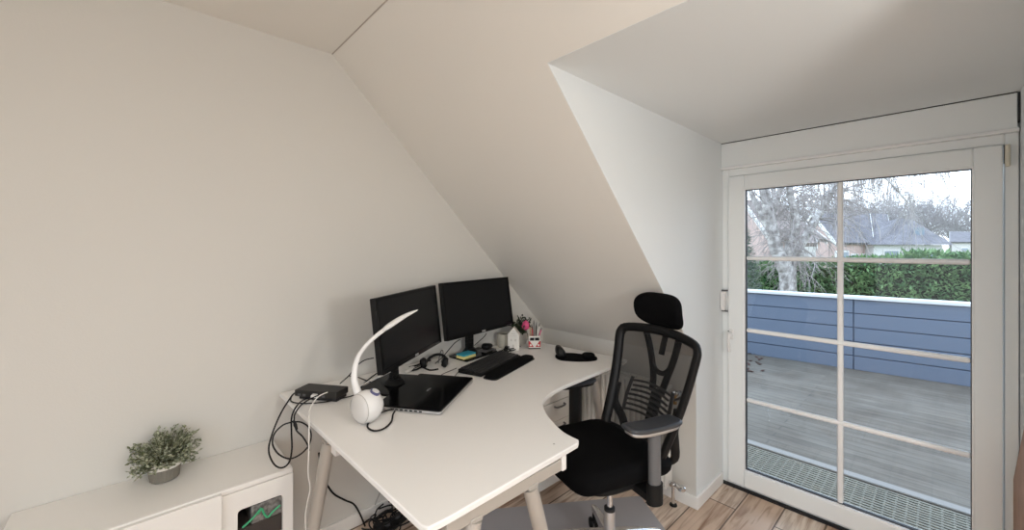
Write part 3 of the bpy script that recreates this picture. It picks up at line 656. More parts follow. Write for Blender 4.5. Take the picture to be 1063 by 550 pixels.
# ------------------------------------------------------------------ keyboard, wrist rest, mouse, sponge
ka = 18
t = thing('keyboard', 'black computer keyboard in front of the far monitor', 'keyboard', (1.545, 1.836, ZK), math.radians(ka))
kw, kd = .455, .155
b = MB(); b.hexa([Vector(p) for p in ((-kw/2, -kd/2, .002), (kw/2, -kd/2, .002), (kw/2, kd/2, .002), (-kw/2, kd/2, .002), (-kw/2, -kd/2, .012), (kw/2, -kd/2, .012), (kw/2, kd/2, .024), (-kw/2, kd/2, .024))]); obj('case', b, BLKM, t, local=True, bevel=.003)
b = MB()
for r_ in range(6):
    y = -kd/2+.018+r_*.0235; z = .012+(y+kd/2)/kd*.012
    x = -kw/2+.012; cells = [1]*21
    if r_ == 0: cells = [1.25, 1.25, 1.25, 6, 1.25, 1.25, 1.25, 1.25, 1, 1, 1, 2, 1]
    u = (kw-.024)/sum(cells)
    for c_ in cells:
        if rnd.random() > -1: b.box((x+u*c_/2, y, z+.004), (u*c_-.003, .018, .008), R3('X', 4.5))
        x += u*c_
obj('key_block', b, M('key_black', (.02, .02, .021), .5), t, local=True, bevel=.001, seg=1)
t = thing('wrist_rest', 'long black padded wrist rest along the keyboard front', 'wrist rest', (1.588, 1.712, ZK), math.radians(ka))
b = MB(); b.pillow(.245, .045, .0095, .45, .0095, lambda v: Vector((v.x, v.y, v.z+.0105))); obj('gel_pad', b, BLK, t, local=True)
b = MB(); b.prism(rounded([(-.244, -.044), (.244, -.044), (.244, .044), (-.244, .044)], .03, 5), 0, .004); obj('rubber_base', b, RUB, t, local=True)
def mouse_body(fn=None, sx_=.033, sy_=.055, hz_=.018):
    b = MB(); b.pillow(sx_, sy_, hz_, .75, .016, fn or (lambda v: Vector((v.x*(1-.12*(v.y/sy_)), v.y, (v.z+hz_)*(1-.28*(v.y/sy_)-.25*(v.y/sy_)**2)+.001)))); return b
q = D(503, 361.5); mloc = Vector((1.74, 2.125, ZK+.0125))
t = thing('desk_phone_pad', 'small grey calculator lying under the mouse behind the keyboard', 'calculator', (1.715, 2.095, ZK), math.radians(15))
b = MB(); b.box((0, 0, .006), (.12, .085, .012)); obj('body', b, M('calc_grey', (.16, .16, .165), .5), t, local=True, bevel=.003)
b = MB()
for i in range(4):
    for j in range(3): b.box((-.042+i*.022, -.028+j*.02, .0135), (.015, .013, .003))
obj('key_block', b, GREYP, t, local=True, smooth=False)
b = MB(); b.box((.045, 0, .0125), (.02, .06, .001)); obj('display', b, SCREEN, t, local=True, smooth=False)
t = thing('computer_mouse', 'black computer mouse sitting on the grey calculator', 'mouse', (1.735, 2.105, ZK+.0135), math.radians(-60))
obj('shell', mouse_body(), BLKP, t, local=True)
b = MB(); b.tube([(0, .030, .026), (0, .042, .022)], .0045, 8); obj('scroll_wheel', b, GREYP, t, local=True)
t = thing('dark_spectacles', 'pair of dark folded spectacles behind the keyboard', 'spectacles', (1.83, 2.0, ZK), math.radians(20))
b = MB()
for s in (-1, 1): b.tube([(s*.033+.026*math.cos(k*PI/8), 0, .021+.020*math.sin(k*PI/8)) for k in range(16)], .0028, 6, closed=True)
b.tube([(-.008, 0, .026), (0, 0, .03), (.008, 0, .026)], .0026, 6); obj('front_frame', b, BLKP, t, local=True)
for s in (-1, 1):
    b = MB(); b.tube(spline([(s*.059, 0, .028), (s*.057, .006, .026), (s*.0, .018+.006*s, .012), (-s*.05, .022+.006*s, .004)], 4), .0026, 6); obj('temple', b, BLKP, t, local=True)
b = MB()
for s in (-1, 1): b.prism([(s*.033+.024*math.cos(k*PI/10), .021+.018*math.sin(k*PI/10)) for k in range(20)], -.001, .001, Matrix.Rotation(PI/2, 4, 'X'))
obj('lens', b, GLOSSB, t, local=True)
cable('black_cable', 'coiled black cable lying behind right end of keyboard', [Vector((1.79+.055*math.cos(k*.9)+.008*k, 1.985+.035*math.sin(k*.9)+.002*k, ZK+.005+.001*k)) for k in range(14)], .0032)
q = D(482, 373); q.y = 2.04
t = thing('sponge', 'blue and yellow sponge lying on the far monitor stand', 'sponge', (1.505, 2.035, ZK+.0115), math.radians(8))
b = MB(); b.box((0, 0, .009), (.105, .07, .018)); obj('yellow_layer', b, SPY, t, local=True, bevel=.004)
b = MB(); b.box((0, 0, .0235), (.105, .07, .010)); obj('blue_layer', b, SPB, t, local=True, bevel=.003)

# gel mouse pad + vertical mouse
q = D(597, 371.5)
t = thing('mouse_pad', 'black mouse pad with raised wrist cushion on the right desk wing', 'mouse pad', (q.x, q.y, ZK), math.radians(-52))
b = MB(); b.prism([tuple(p)[:2] for p in spline([(-.125, .0, 0), (-.11, .075, 0), (-.03, .10, 0), (.04, .085, 0), (.10, .072, 0), (.135, .03, 0), (.13, -.035, 0), (.08, -.07, 0), (.0, -.085, 0), (-.09, -.07, 0)], 4, closed=True)], 0, .006); obj('pad', b, BLK, t, local=True, bevel=.002)
b = MB(); b.pillow(.042, .062, .010, .8, .010, lambda v: Vector((v.x+.083, v.y+.005, v.z+.016))); obj('wrist_cushion', b, BLK, t, local=True)
q = D(583, 371)
t = thing('vertical_mouse', 'upright black ergonomic mouse on the left end of the mouse pad', 'mouse', (q.x, q.y, ZK+.006), math.radians(-35))
def vm_fn(v):
    k = (v.z+.034)/.068
    return Vector((v.x*(1-.42*k)-.020*k, v.y*(1-.25*k), .034+v.z+.001))
b = MB(); b.pillow(.036, .052, .034, .75, .020, vm_fn); obj('shell', b, BLKP, t, local=True)
b = MB(); b.box((.010, .012, .045), (.006, .045, .016), R3('Y', -32)); b.box((.012, -.02, .04), (.005, .012, .02), R3('Y', -32)); obj('side_button', b, GREYP, t, local=True, bevel=.002)

# ------------------------------------------------------------------ items in the desk corner
t = thing('ceramic_pot', 'beige ceramic pot standing half hidden under the far monitor', 'pot', (1.885, 2.105, ZK))
b = MB(); b.lathe([(0, .0), (.042, 0), (.046, .01), (.05, .095), (.046, .095), (.042, .012), (0, .012)], 30, Matrix.Translation((1.885, 2.105, ZK+.0005))); obj('body', b, M('beige_ceramic', (.55, .52, .44), .5), t)
b = MB(); b.lathe([(0, .08), (.045, .082)], 20, Matrix.Translation((1.885, 2.105, ZK))); obj('soil', b, SOIL, t)
# house lantern
hq = D(535.5, 363.5); ha = TH-PI/2-.12
t = thing('house_lantern', 'small white house-shaped lantern with pointed roof beside the keyboard', 'lantern', (hq.x, hq.y+.02, ZK), ha)
w_, d_, hh = .078, .062, .105
b = MB(); b.box((0, 0, hh/2), (w_, d_, hh)); obj('walls', b, CERW, t, local=True, bevel=.003)
b = MB(); Xr = Matrix.Rotation(PI/2, 4, 'X')
b.prism([(-w_/2-.004, hh), (w_/2+.004, hh), (0, hh+.052)], -d_/2-.003, d_/2+.003, Xr); obj('roof', b, CERW, t, local=True, bevel=.002)
LSH = M('lantern_shadow_grey', (.64, .61, .56), .8)
for x_, z_ in ((-.014, .072), (.014, .072), (0, .03)):
    b = MB(); b.box((x_, -d_/2-.0004, z_), (.009, .002, .014 if z_ > .05 else .024)); obj('cut_out', b, LSH, t, local=True, smooth=False)
b = MB(); b.box((0, -d_/2-.0034, hh+.012), (.026, .002, .004)); obj('ridge_slot', b, LSH, t, local=True, smooth=False)
# dark plant
pq = Vector((2.035, 2.085, ZK))
t = thing('leafy_plant', 'dark leafy potted plant in the desk corner behind the house lantern', 'plant', pq)
b = MB(); b.lathe([(0, 0), (.032, 0), (.036, .006), (.043, .085), (.039, .085), (.036, .06), (0, .06)], 26, Matrix.Translation(pq+Vector((0, 0, .0005)))); po = obj('pot', b, M('pot_grey_glaze', (.48, .46, .43), .4), t)
st = MB(); lf = MB()
def leaf(mb, p, d, l, w, up=Vector((0, 0, 1)), fold=.25):
    d = d.normalized(); s_ = d.cross(up)
    if s_.length < 1e-4: s_ = Vector((1, 0, 0))
    s_.normalize(); n_ = s_.cross(d)
    a = mb.bm.verts.new(p); t1 = mb.bm.verts.new(p+d*l); m_ = mb.bm.verts.new(p+d*l*.5-n_*w*fold)
    L_ = mb.bm.verts.new(p+d*l*.45+s_*w/2); R_ = mb.bm.verts.new(p+d*l*.45-s_*w/2)
    mb.face([a, m_, L_]); mb.face([L_, m_, t1]); mb.face([a, R_, m_]); mb.face([R_, t1, m_])
def rdir(r, zmin=-.3):
    while True:
        v = Vector((r.uniform(-1, 1), r.uniform(-1, 1), r.uniform(zmin, 1)))
        if .05 < v.length < 1: return v.normalized()
r2 = random.Random(5)
for i in range(56):
    dv = Vector((r2.uniform(-1.1, .35), r2.uniform(-.8, .35), 1)).normalized(); L_ = r2.uniform(.07, .165)
    p0 = pq+Vector((r2.uniform(-.02, .02), r2.uniform(-.02, .02), .06)); p1 = p0+dv*L_+Vector((0, 0, -.1*L_))
    st.tube([p0, p0.lerp(p1, .5)+Vector((0, 0, .006)), p1], .0012, 5)
    for k in range(8):
        q_ = p0.lerp(p1, .3+.7*k/7); leaf(lf, q_, (rdir(r2)+dv*.4), r2.uniform(.020, .036), r2.uniform(.014, .022))
obj('stem', st, STEM, t); o = obj('foliage', lf, LEAF2, t, smooth=False)
# van cup
vq = D(556, 361.3); va = TH-PI/2+.05
t = thing('pen_cup', 'red and white pen cup shaped like the front of a camper van', 'pen cup', (vq.x, vq.y+.015, ZK), va)
cw, cd, chh = .086, .07, .088
b = MB()
out_ = rounded([(-cw/2, -cd/2), (cw/2, -cd/2), (cw/2, cd/2), (-cw/2, cd/2)], .014, 4); inn = rounded([(-cw/2+.006, -cd/2+.006), (cw/2-.006, -cd/2+.006), (cw/2-.006, cd/2-.006), (-cw/2+.006, cd/2-.006)], .009, 4)
n = len(out_)
o0 = [b.bm.verts.new((x*.97, y*.97, .004)) for x, y in out_]; o1 = [b.bm.verts.new((x, y, chh*.5)) for x, y in out_]; o2 = [b.bm.verts.new((x*.93, y*.93, chh)) for x, y in out_]; i2 = [b.bm.verts.new((x*.93, y*.93, chh)) for x, y in inn]; i0 = [b.bm.verts.new((x*.95, y*.95, .01)) for x, y in inn]
for a_, c_ in ((o0, o1), (o1, o2), (o2, i2), (i2, i0)):
    for k in range(n): b.face([a_[k], a_[(k+1) % n], c_[(k+1) % n], c_[k]])
b.face(o0[::-1]); b.face(i0)
obj('cup', b, CERW, t, local=True)
yf = -cd/2-.0018
def fr(pts, mat, name, dy=0):
    mb = MB(); f_ = [Vector((x, yf-dy+.0000+max(0, (z-.044))*.055, z)) for x, z in pts]
    mb.face([mb.bm.verts.new(p) for p in f_]); g_ = [p+Vector((0, .004, 0)) for p in f_]
    mb.face([mb.bm.verts.new(p) for p in g_[::-1]]); obj(name, mb, mat, t, local=True, smooth=False)
fr([(-.0405, .010), (-.003, .010), (-.033, .054), (-.0415, .054)], RED, 'red_panel'); fr([(.0405, .010), (.0415, .054), (.033, .054), (.003, .010)], RED, 'red_panel')
for s in (-1, 1):
    b = MB(); b.lathe([(.0075, 0), (.006, .003), (0, .0035)], 16, Matrix.Translation((s*.027, yf-.0012, .027)) @ Matrix.Rotation(PI/2, 4, 'X')); obj('headlight', b, CERW, t, local=True)
fr([(-.033, .058), (-.002, .058), (-.002, .078), (-.031, .078)], BLKP, 'windscreen', .0006); fr([(.033, .058), (.031, .078), (.002, .078), (.002, .058)], BLKP, 'windscreen', .0006)
b = MB(); b.tube([Vector((.0085*math.cos(k*PI/8), yf-.0012, .046+.0085*math.sin(k*PI/8))) for k in range(16)], .0009, 5, closed=True); obj('front_ring', b, WSTEEL, t, local=True)
b = MB(); b.box((0, 0, .005), (cw*.98, cd*1.0, .009)); obj('bumper', b, BLKM, t, local=True, bevel=.003)
b = MB(); b.box((0, -cd/2-.001, .0115), (cw*.95, .004, .006)); obj('bumper_strip', b, CERW, t, local=True, bevel=.001)
Cm = Matrix.Translation(t.location) @ Matrix.Rotation(va, 4, 'Z')
pens = [('pencil', WOODP, 'yellow wooden pencil in the pen cup', -.022, .010, -.16, .06, .155), ('ballpoint_pen', BLKP, 'black ballpoint pen standing upright in the pen cup', .016, .0, .06, .05, .165), ('felt_pen', ORNG, 'orange felt pen leaning left in the pen cup', -.006, .006, -.10, .12, .150),
        ('ballpoint_pen', CERW, 'white pen leaning right in the pen cup', .020, .012, .26, .10, .160), ('felt_pen', RED, 'red felt pen standing in the pen cup', -.014, -.010, -.05, -.05, .140), ('felt_pen', GREYP, 'dark grey felt pen at the back of the pen cup', .002, .018, .0, .18, .175), ('pencil', PINK, 'pink pencil leaning far right in the pen cup', .026, -.004, .40, .02, .135)]
for nm, mt, lab, x, y, tx, ty, L_ in pens:
    a_ = Vector((x*.6, y*.6, .012)); e_ = a_+Vector((tx*.75, ty*.6, 1)).normalized()*L_
    tp = thing(nm, lab, 'pen', Cm @ a_, group='pens in the cup')
    b = MB(); b.tube([Cm @ a_, Cm @ a_.lerp(e_, .86)], .0038, 8); obj('barrel', b, mt, tp)
    b = MB(); b.tube([Cm @ a_.lerp(e_, .86), Cm @ e_], [.0038, .0012], 8); obj('tip', b, BLKP if mt is not BLKP else GREYP, tp)
fq = Cm @ Vector((-.03, .02, .012)); fe = Cm @ Vector((-.055, .03, .135))
t = thing('pink_flower', 'pink artificial tulip standing in the pen cup', 'flower', fq)
b = MB(); b.tube(spline([fq, fq.lerp(fe, .6)+Vector((0, 0, .01)), fe], 4), .002, 6); obj('stem', b, STEM, t)
b = MB()
for k in range(6):
    a = k*PI/3; dv = Vector((math.cos(a), math.sin(a), 0))
    prof = [(0, -.008), (.021, .006), (.026, .028), (.016, .052), (.002, .062)]
    for (r1_, z1_), (r2_, z2_) in zip(prof, prof[1:]):
        tn = Vector((-dv.y, dv.x, 0)); w1, w2 = .6*r1_+.001, .6*r2_+.001
        b.poly([fe+dv*r1_+tn*w1+Vector((0, 0, z1_-.012)), fe+dv*r1_-tn*w1+Vector((0, 0, z1_-.012)), fe+dv*r2_-tn*w2+Vector((0, 0, z2_-.012)), fe+dv*r2_+tn*w2+Vector((0, 0, z2_-.012))])
obj('petals', b, PINK, t)

# ------------------------------------------------------------------ plant on the cabinet
pq = Z(171, 496.5, ZCAB)
t = thing('potted_plant', 'bushy grey-green plant in ribbed grey and white pot on the cabinet', 'plant', (pq.x, pq.y, ZCAB))
T0 = Matrix.Translation((pq.x, pq.y, ZCAB+.0005))
b = MB()
nf = 48; rings = []
for r_, z_ in ((.040, 0), (.046, .004), (.0525, .052)):
    rings.append([b.bm.verts.new(T0 @ Vector(((r_-(.0018 if k % 2 else 0))*math.cos(2*PI*k/nf), (r_-(.0018 if k % 2 else 0))*math.sin(2*PI*k/nf), z_))) for k in range(nf)])
for a_, c_ in zip(rings, rings[1:]):
    for k in range(nf): b.face([a_[k], a_[(k+1) % nf], c_[(k+1) % nf], c_[k]])
b.face(rings[0][::-1]); b.face(rings[-1]); obj('pot', b, POTG, t)
b = MB(); b.lathe([(.0525, .051), (.054, .053), (.0575, .075), (.0535, .076), (.05, .062), (0, .062)], 40, T0); obj('rim', b, CERW, t)
st = MB(); lf = MB(); r2 = random.Random(11)
for i in range(120):
    dv = Vector((r2.uniform(-1, 1), r2.uniform(-1, 1), r2.uniform(.12, 1.15))).normalized(); L_ = r2.uniform(.075, .125)*(.9+.15*dv.z)
    p0 = Vector((pq.x, pq.y, ZCAB+.065))+Vector((dv.x, dv.y, 0))*.025; p1 = p0+dv*L_
    st.tube([p0, p0.lerp(p1, .5)+Vector((0, 0, .008)), p1], [.0014, .0011, .0007], 4)
    for k in range(14):
        q_ = p0.lerp(p1, .30+.72*k/13); leaf(lf, q_, rdir(r2, -.6)+dv*.7, r2.uniform(.012, .020), r2.uniform(.009, .014))
obj('stem', st, STEM, t); obj('foliage', lf, LEAF1, t, smooth=False)

# ------------------------------------------------------------------ office chair (local: +x forward, +y sitter's left)
t = thing('office_chair', 'black mesh office chair with headrest and armrests beside the desk', 'office chair', (1.70, 1.12, .0045), math.radians(162))
def seat_fn(v):
    x, y, z = v; f_ = max(0, (x-.12)/.15)
    return Vector((x+.045, y, z+.518-.045*f_*f_+.012*(y/.25)**2-(.02*max(0, -(x+.1)/.15))))
b = MB(); b.pillow(.262, .255, .048, .42, .045, seat_fn, n=56); obj('seat', b, BLK, t, local=True)
b = MB(); b.pillow(.225, .215, .016, .45, .014, lambda v: Vector((v.x+.035, v.y, v.z+.462))); obj('seat_pan', b, BLKM, t, local=True)
def backx(z): # reclining profile of the back
    k = (z-.55)/(1.09-.55); return -.135-.195*k+.035*math.sin(PI*min(1, max(0, k*1.2)))*.0-.02*math.sin(k*PI)
def backw(z):
    k = (z-.55)/(1.09-.55); return .195+.078*min(1, max(0, k))**.8
def bk(y, z, off=0): return Vector((backx(z)+.5*y*y*1.0+off, y+.008, z-.024))
loop = []
zs = [.58+.45*i/8 for i in range(9)]
loop += [bk(backw(z), z) for z in zs]
loop += [bk(.262, 1.056), bk(.238, 1.080), bk(.14, 1.094), bk(0, 1.10), bk(-.14, 1.094), bk(-.238, 1.080), bk(-.262, 1.056)]
loop += [bk(-backw(z), z) for z in zs[::-1]]
loop += [bk(-.165, .555), bk(-.10, .545), bk(0, .54), bk(.10, .545), bk(.165, .555)]
b = MB(); b.tube(spline(loop, 3, closed=True), .026, 12, closed=True, flat=.72); obj('back_frame', b, BLKP, t, local=True)
b = MB(); NY, NZ = 12, 16; g = []
for j in range(NZ+1):
    z = .55+.54*j/NZ; w = min(backw(z), .268); g.append([b.bm.verts.new(bk(-w+2*w*i/NY, z, -.004)) for i in range(NY+1)])
for j in range(NZ):
    for i in range(NY): b.face([g[j][i], g[j][i+1], g[j+1][i+1], g[j+1][i]])
obj('back_mesh', b, MESHF, t, local=True)
# Y-shaped spine behind the mesh
b = MB()
for s in (-1, 1): b.tube(spline([bk(s*.115, 1.085, -.012), bk(s*.095, 1.02, -.03), bk(s*.07, .94, -.045), bk(s*.045, .86, -.055), bk(s*.03, .78, -.06)], 4), [.017]*17, 10, flat=1.0)
b.tube(spline([bk(-.066, .925, -.045), bk(-.035, .89, -.05), bk(0, .88, -.052), bk(.035, .89, -.05), bk(.066, .925, -.045)], 4), .014, 8)
b.tube(spline([bk(0, .80, -.06), bk(0, .70, -.07), bk(0, .60, -.075), Vector((-.16, 0, .50)), Vector((-.06, 0, .465))], 5), .034, 12, flat=.6)
obj('back_spine', b, BLKP, t, local=True)
b = MB()
for k in range(7):
    z = .665+.024*k; w = .135+.012*math.sin(k)
    b.tube([bk(-w+2*w*i/10, z+.018*math.cos((i-5)/5*1.3), -.018) for i in range(11)], .0062, 6)
b.tube([bk(.14, .66, -.02), bk(.15, .74, -.02), bk(.14, .83, -.02)], .009, 8); b.tube([bk(-.14, .66, -.02), bk(-.15, .74, -.02), bk(-.14, .83, -.02)], .009, 8)
obj('lumbar_support', b, GREYP, t, local=True)
b = MB(); b.tube([bk(.155, .80, -.03), bk(.185, .82, -.035), bk(.19, .80, -.05), bk(.17, .76, -.045)], .007, 8); obj('lumbar_lever', b, ALU, t, local=True)
# lower shell of the back that reaches down behind the seat
half = [bk(.205, .78, -.012), bk(.203, .68, -.03), Vector((-.235, .188, .575)), Vector((-.248, .172, .50)), Vector((-.225, .12, .468))]
upath = spline(half+[Vector((-.225, 0, .455))]+[Vector((p.x, -p.y, p.z)) for p in half[::-1]], 4)
b = MB(); b.tube(upath, [.016]*len(upath), 10, flat=1.5)
obj('back_bracket', b, BLKM, t, local=True)
# headrest
hx0 = backx(1.09)
def head_fn(v):
    x, y, z = v; x_ = z; zz = x
    return Vector((hx0+.012+x_+.5*y*y-3.2*zz*zz+.14*zz, y, 1.182+zz))
b = MB(); b.pillow(.092, .16, .024, .62, .022, head_fn, n=44); obj('headrest', b, BLK, t, local=True)
b = MB(); b.pillow(.068, .12, .008, .6, .007, lambda v: head_fn(Vector((v.x, v.y, v.z*1.0-.026))), n=44); obj('headrest_shell', b, BLKP, t, local=True)
b = MB(); b.tube(spline([bk(0, .975, -.03), bk(0, 1.06, -.035), bk(0, 1.12, -.05), bk(0, 1.19, -.055)], 4), .019, 10, flat=.5); obj('headrest_post', b, BLKP, t, local=True)
# arms
for s in (1, -1):
    a = MB(); a.tube([(.0, s*.296, .745), (.0, s*.298, .50)], .023 if s > 0 else .03, 18, flat=1.25); arm = obj('arm_post', a, GREYP if s > 0 else BLKP, t, local=True)  # light on the near post put into its grey; far post stays black
    a = MB(); a.tube([(.0, s*.298, .515), (.0, s*.298, .43)], .029, 18, flat=1.3); a.box((.0, s*.185, .455), (.07, .25, .03)); obj('arm_bracket', a, BLKM, arm, local=True)
    def pad_fn(v, s=s): return Vector((v.x+.015, v.y+s*.295+.006*s, v.z+.762+.010*(v.x/.13)**2*(1 if v.x > 0 else .2)))
    a = MB(); a.pillow(.142, .05, .011, .42, .010, pad_fn, n=40); pad = obj('arm_pad', a, PADM, arm, local=True)
    a = MB(); a.pillow(.132, .043, .008, .5, .004, lambda v: pad_fn(Vector((v.x, v.y, v.z-.016)), s=s), n=40); obj('pad_base', a, ALU if s > 0 else BLKM, arm, local=True)
# mechanism, column, base
b = MB(); b.box((.0, 0, .452), (.22, .13, .04)); obj('tilt_mechanism', b, BLKM, t, local=True, bevel=.01)
b = MB(); b.tube([(.16, .06, .45), (.175, .06, .42), (.185, .06, .385)], [.022, .026, .026], 14); obj('tension_knob', b, BLKM, t, local=True)
b = MB(); b.tube([(.05, -.05, .452), (.05, -.2, .445), (.055, -.25, .44)], [.006, .006, .012], 8); obj('lever', b, BLKP, t, local=True)
b = MB(); b.tube([(0, 0, .44), (0, 0, .20)], .0145, 20); obj('gas_column', b, CHROME, t, local=True)
b = MB(); b.lathe([(.026, .12), (.026, .232), (.022, .24), (.022, .245)], 24); bc_ = obj('base_hub', b, ALU, t, local=True)
b = MB(); b.lathe([(.0255, .238), (.0255, .252), (.017, .256)], 24); obj('dust_collar', b, RUB, bc_, local=True)
for k in range(5):
    a = math.radians(50-162+72*k); dv = Vector((math.cos(a), math.sin(a), 0)); sv = Vector((-dv.y, dv.x, 0)); b = MB()
    prof = [(.015, .026, .105, .165), (.10, .024, .105, .150), (.2, .020, .098, .128), (.29, .016, .085, .105), (.315, .012, .083, .098)]
    rg = [[b.bm.verts.new(dv*x_+sv*w_*sg+Vector((0, 0, z_))) for sg, z_ in ((-1, z0_), (1, z0_), (.75, z1_), (-.75, z1_))] for x_, w_, z0_, z1_ in prof]
    for a_, c_ in zip(rg, rg[1:]):
        for i in range(4): b.face([a_[i], a_[(i+1) % 4], c_[(i+1) % 4], c_[i]])
    b.face(rg[0]); b.face(rg[-1][::-1])
    lg = obj('base_leg', b, CHROME, t, local=True, bevel=.006, seg=2)
    b = MB(); e_ = dv*.295; rot = Matrix.Rotation(a+.9*k, 4, 'Z')
    for s in (-1, 1):
        b.lathe([(0, -.009), (.022, -.009), (.027, -.005), (.027, .005), (.022, .009), (0, .009)], 20, Matrix.Translation(e_+Vector((0, 0, .0275))) @ rot @ Matrix.Translation((.012, s*.014, 0)) @ Matrix.Rotation(PI/2, 4, 'X'))
    b.tube([e_+Vector((0, 0, .035)), e_+Vector((0, 0, .09))], .009, 10)
    obj('caster', b, BLKP, lg, local=True)

# adjust the chair: column raised, everything a little nearer to the middle of the room, far armrest kept under the desk edge
KC = .95; old = t.location.copy(); t.location = (old.x*KC, old.y*KC, old.z)
dl = Matrix.Rotation(-t.rotation_euler.z, 3, 'Z') @ Vector((old.x-t.location.x, old.y-t.location.y, 0))
def fit(o, far=False):
    far = far or (o.name.startswith('arm_post') and min(v.co.y for v in o.data.vertices) < -.1)
    low = o.name.split('.')[0] in ('base_leg', 'caster', 'base_hub', 'dust_collar')
    for v in o.data.vertices:
        if far: v.co += dl
        elif low: v.co = Vector((v.co.x*.97, v.co.y*.97, v.co.z+(.03 if o.name.startswith('base_leg') else .05)*min(1, max(0, (v.co.z-.06)/.05))))
        else: v.co = Vector((v.co.x*KC, v.co.y*KC, CAMH-(CAMH-v.co.z)*KC))
    for c_ in o.children: fit(c_, far)
for o in list(t.children): fit(o)

# ------------------------------------------------------------------ added fill lamp on the ceiling (behind the camera)
t = thing('fill_ceiling_lamp', 'round white fill lamp added on the ceiling behind the camera', 'lamp', (-.45, -.35, ZC))
b = MB(); b.lathe([(.30, -.03), (.30, 0)], 40, Matrix.Translation((-.45, -.35, ZC))); obj('mounting_ring', b, WSTEEL, t)
LAMPE = M('fill_lamp_diffuser', (.9, .88, .85), .5, emit=(1, .92, .82), estr=5)
b = MB(); b.lathe([(0, -.075), (.12, -.07), (.22, -.055), (.28, -.031)], 40, Matrix.Translation((-.45, -.35, ZC))); obj('diffuser', b, LAMPE, t)

t = thing('fill_globe_lamp', 'opal globe fill lamp added out of view right of the camera', 'lamp', (.72, -1.0, 0))  # unseen lamp added to brighten the dormer and door side
b = MB(); b.lathe([(.15, 0), (.15, .012), (.02, .022)], 36, Matrix.Translation((.72, -1.0, .001))); obj('base', b, WSTEEL, t)
b = MB(); b.tube([(.72, -1.0, .02), (.72, -1.0, 1.40)], .012, 14); obj('pole', b, WSTEEL, t)
GLOBE = M('fill_globe', (.9, .9, .89), .4, emit=(1, .98, .94), estr=46)
b = MB(); b.lathe([(0, -.16)]+[(.16*math.cos(a), .16*math.sin(a)) for a in [math.radians(x) for x in range(-80, 81, 10)]]+[(0, .16)], 32, Matrix.Translation((.72, -1.0, 1.54))); obj('globe', b, GLOBE, t)

# ================================================================== OUTSIDE
b = MB(); b.span((XD+.071, -4, -.20), (7.6, 6, -.10)); struct('balcony_deck', b, DECK, 'weathered grey balcony floor outside the glass door', 'balcony floor', smooth=False)
b = MB(); b.span((XD+.03, -4, -.2), (XD+.11, YR-.09, 2.6)); b.span((XD+.03, YL+.09, -.2), (XD+.11, 6, 2.6)); b.span((XD+.02, -.25, -.2), (XD+.11, 1.0, -.002)); struct('wall_outside', b, M('outer_render', (.6, .58, .55), .9), 'outer house wall around the glass door', 'wall', smooth=False)
# ribbed step mat and stone strip right outside
b = MB()
x = XD+.13
while x < 3.62: b.span((x, -2.2, -.10), (x+.016, 1.9, -.088)); x += .032
y = -2.2
while y < 1.9: b.span((XD+.13, y, -.10), (3.62, y+.010, -.091)); y += .05
tag(obj('step_mat', b, RIBM, smooth=False), 'ribbed grey-green mat on the balcony right outside the glass door', 'mat')
b = MB(); b.span((3.66, -2.2, -.10), (3.735, 1.9, -.082)); tag(obj('edge_strip', b, STONE, bevel=.006), 'pale narrow strip on the balcony floor beyond the ribbed mat', 'strip')
# parapet
P0, P1 = Vector((6.86, 1.50, 0)), Vector((7.06, -.195, 0)); pd = (P1-P0).normalized()
pa, pb = P0-pd*3.4, P1+pd*4.5; pn = Vector((-pd.y, pd.x, 0))
if pn.x < 0: pn = -pn
t = thing('parapet', 'blue-grey clad balcony parapet with white cap in front of the hedge', 'parapet', ((P0.x+P1.x)/2, (P0.y+P1.y)/2, -.1))
def wallseg(mb, a, c, o0_, o1_, z0, z1):
    p = [a+pn*o0_, c+pn*o0_, c+pn*o1_, a+pn*o1_]; mb.hexa([Vector((q.x, q.y, z0)) for q in p]+[Vector((q.x, q.y, z1)) for q in p])
b = MB(); nb = 5; bh = .935/nb
jt = Z(886, 350, .3); js = (W(886, 345, 5.3)-pa).dot(pd)
for i in range(nb):
    z0 = -.105+i*bh
    for s0, s1 in ((0, js-.006), (js+.006, (pb-pa).length)):
        wallseg(b, pa+pd*s0, pa+pd*s1, 0, .02, z0+.006, z0+bh-.006)
obj('cladding', b, BLUEC, t, bevel=.004, smooth=False)
b = MB(); wallseg(b, pa, pb, .018, .14, -.1, .83); obj('core', b, M('cladding_backing', (.07, .10, .16), .8), t, smooth=False)
b = MB(); wallseg(b, pa-pd*.02, pb, -.03, .19, .83, .868); obj('cap', b, CAPM, t, bevel=.005)
# fallen leaves
for i in range(26):
    r2 = random.Random(100+i); q = Z(774+r2.random()**1.6*16, 362+r2.random()*26, -.092); b = MB(); leaf(b, q, Vector((r2.uniform(-1, 1), r2.uniform(-1, 1), .15)), .07, .045, fold=.35)
    tag(obj('fallen_leaf', b, M('dead_leaf', (.10, .055, .045), .8) if i == 0 else bpy.data.materials['dead_leaf'], smooth=False), 'dark fallen leaf on the balcony floor beside the parapet', 'leaf', 'fallen leaves on the balcony')
# ground
b = MB(); b.span((7.6, -60, -3.2), (120, 90, -3.0)); struct('ground_garden', b, LAWN, 'lawn behind the parapet', 'ground', smooth=False)

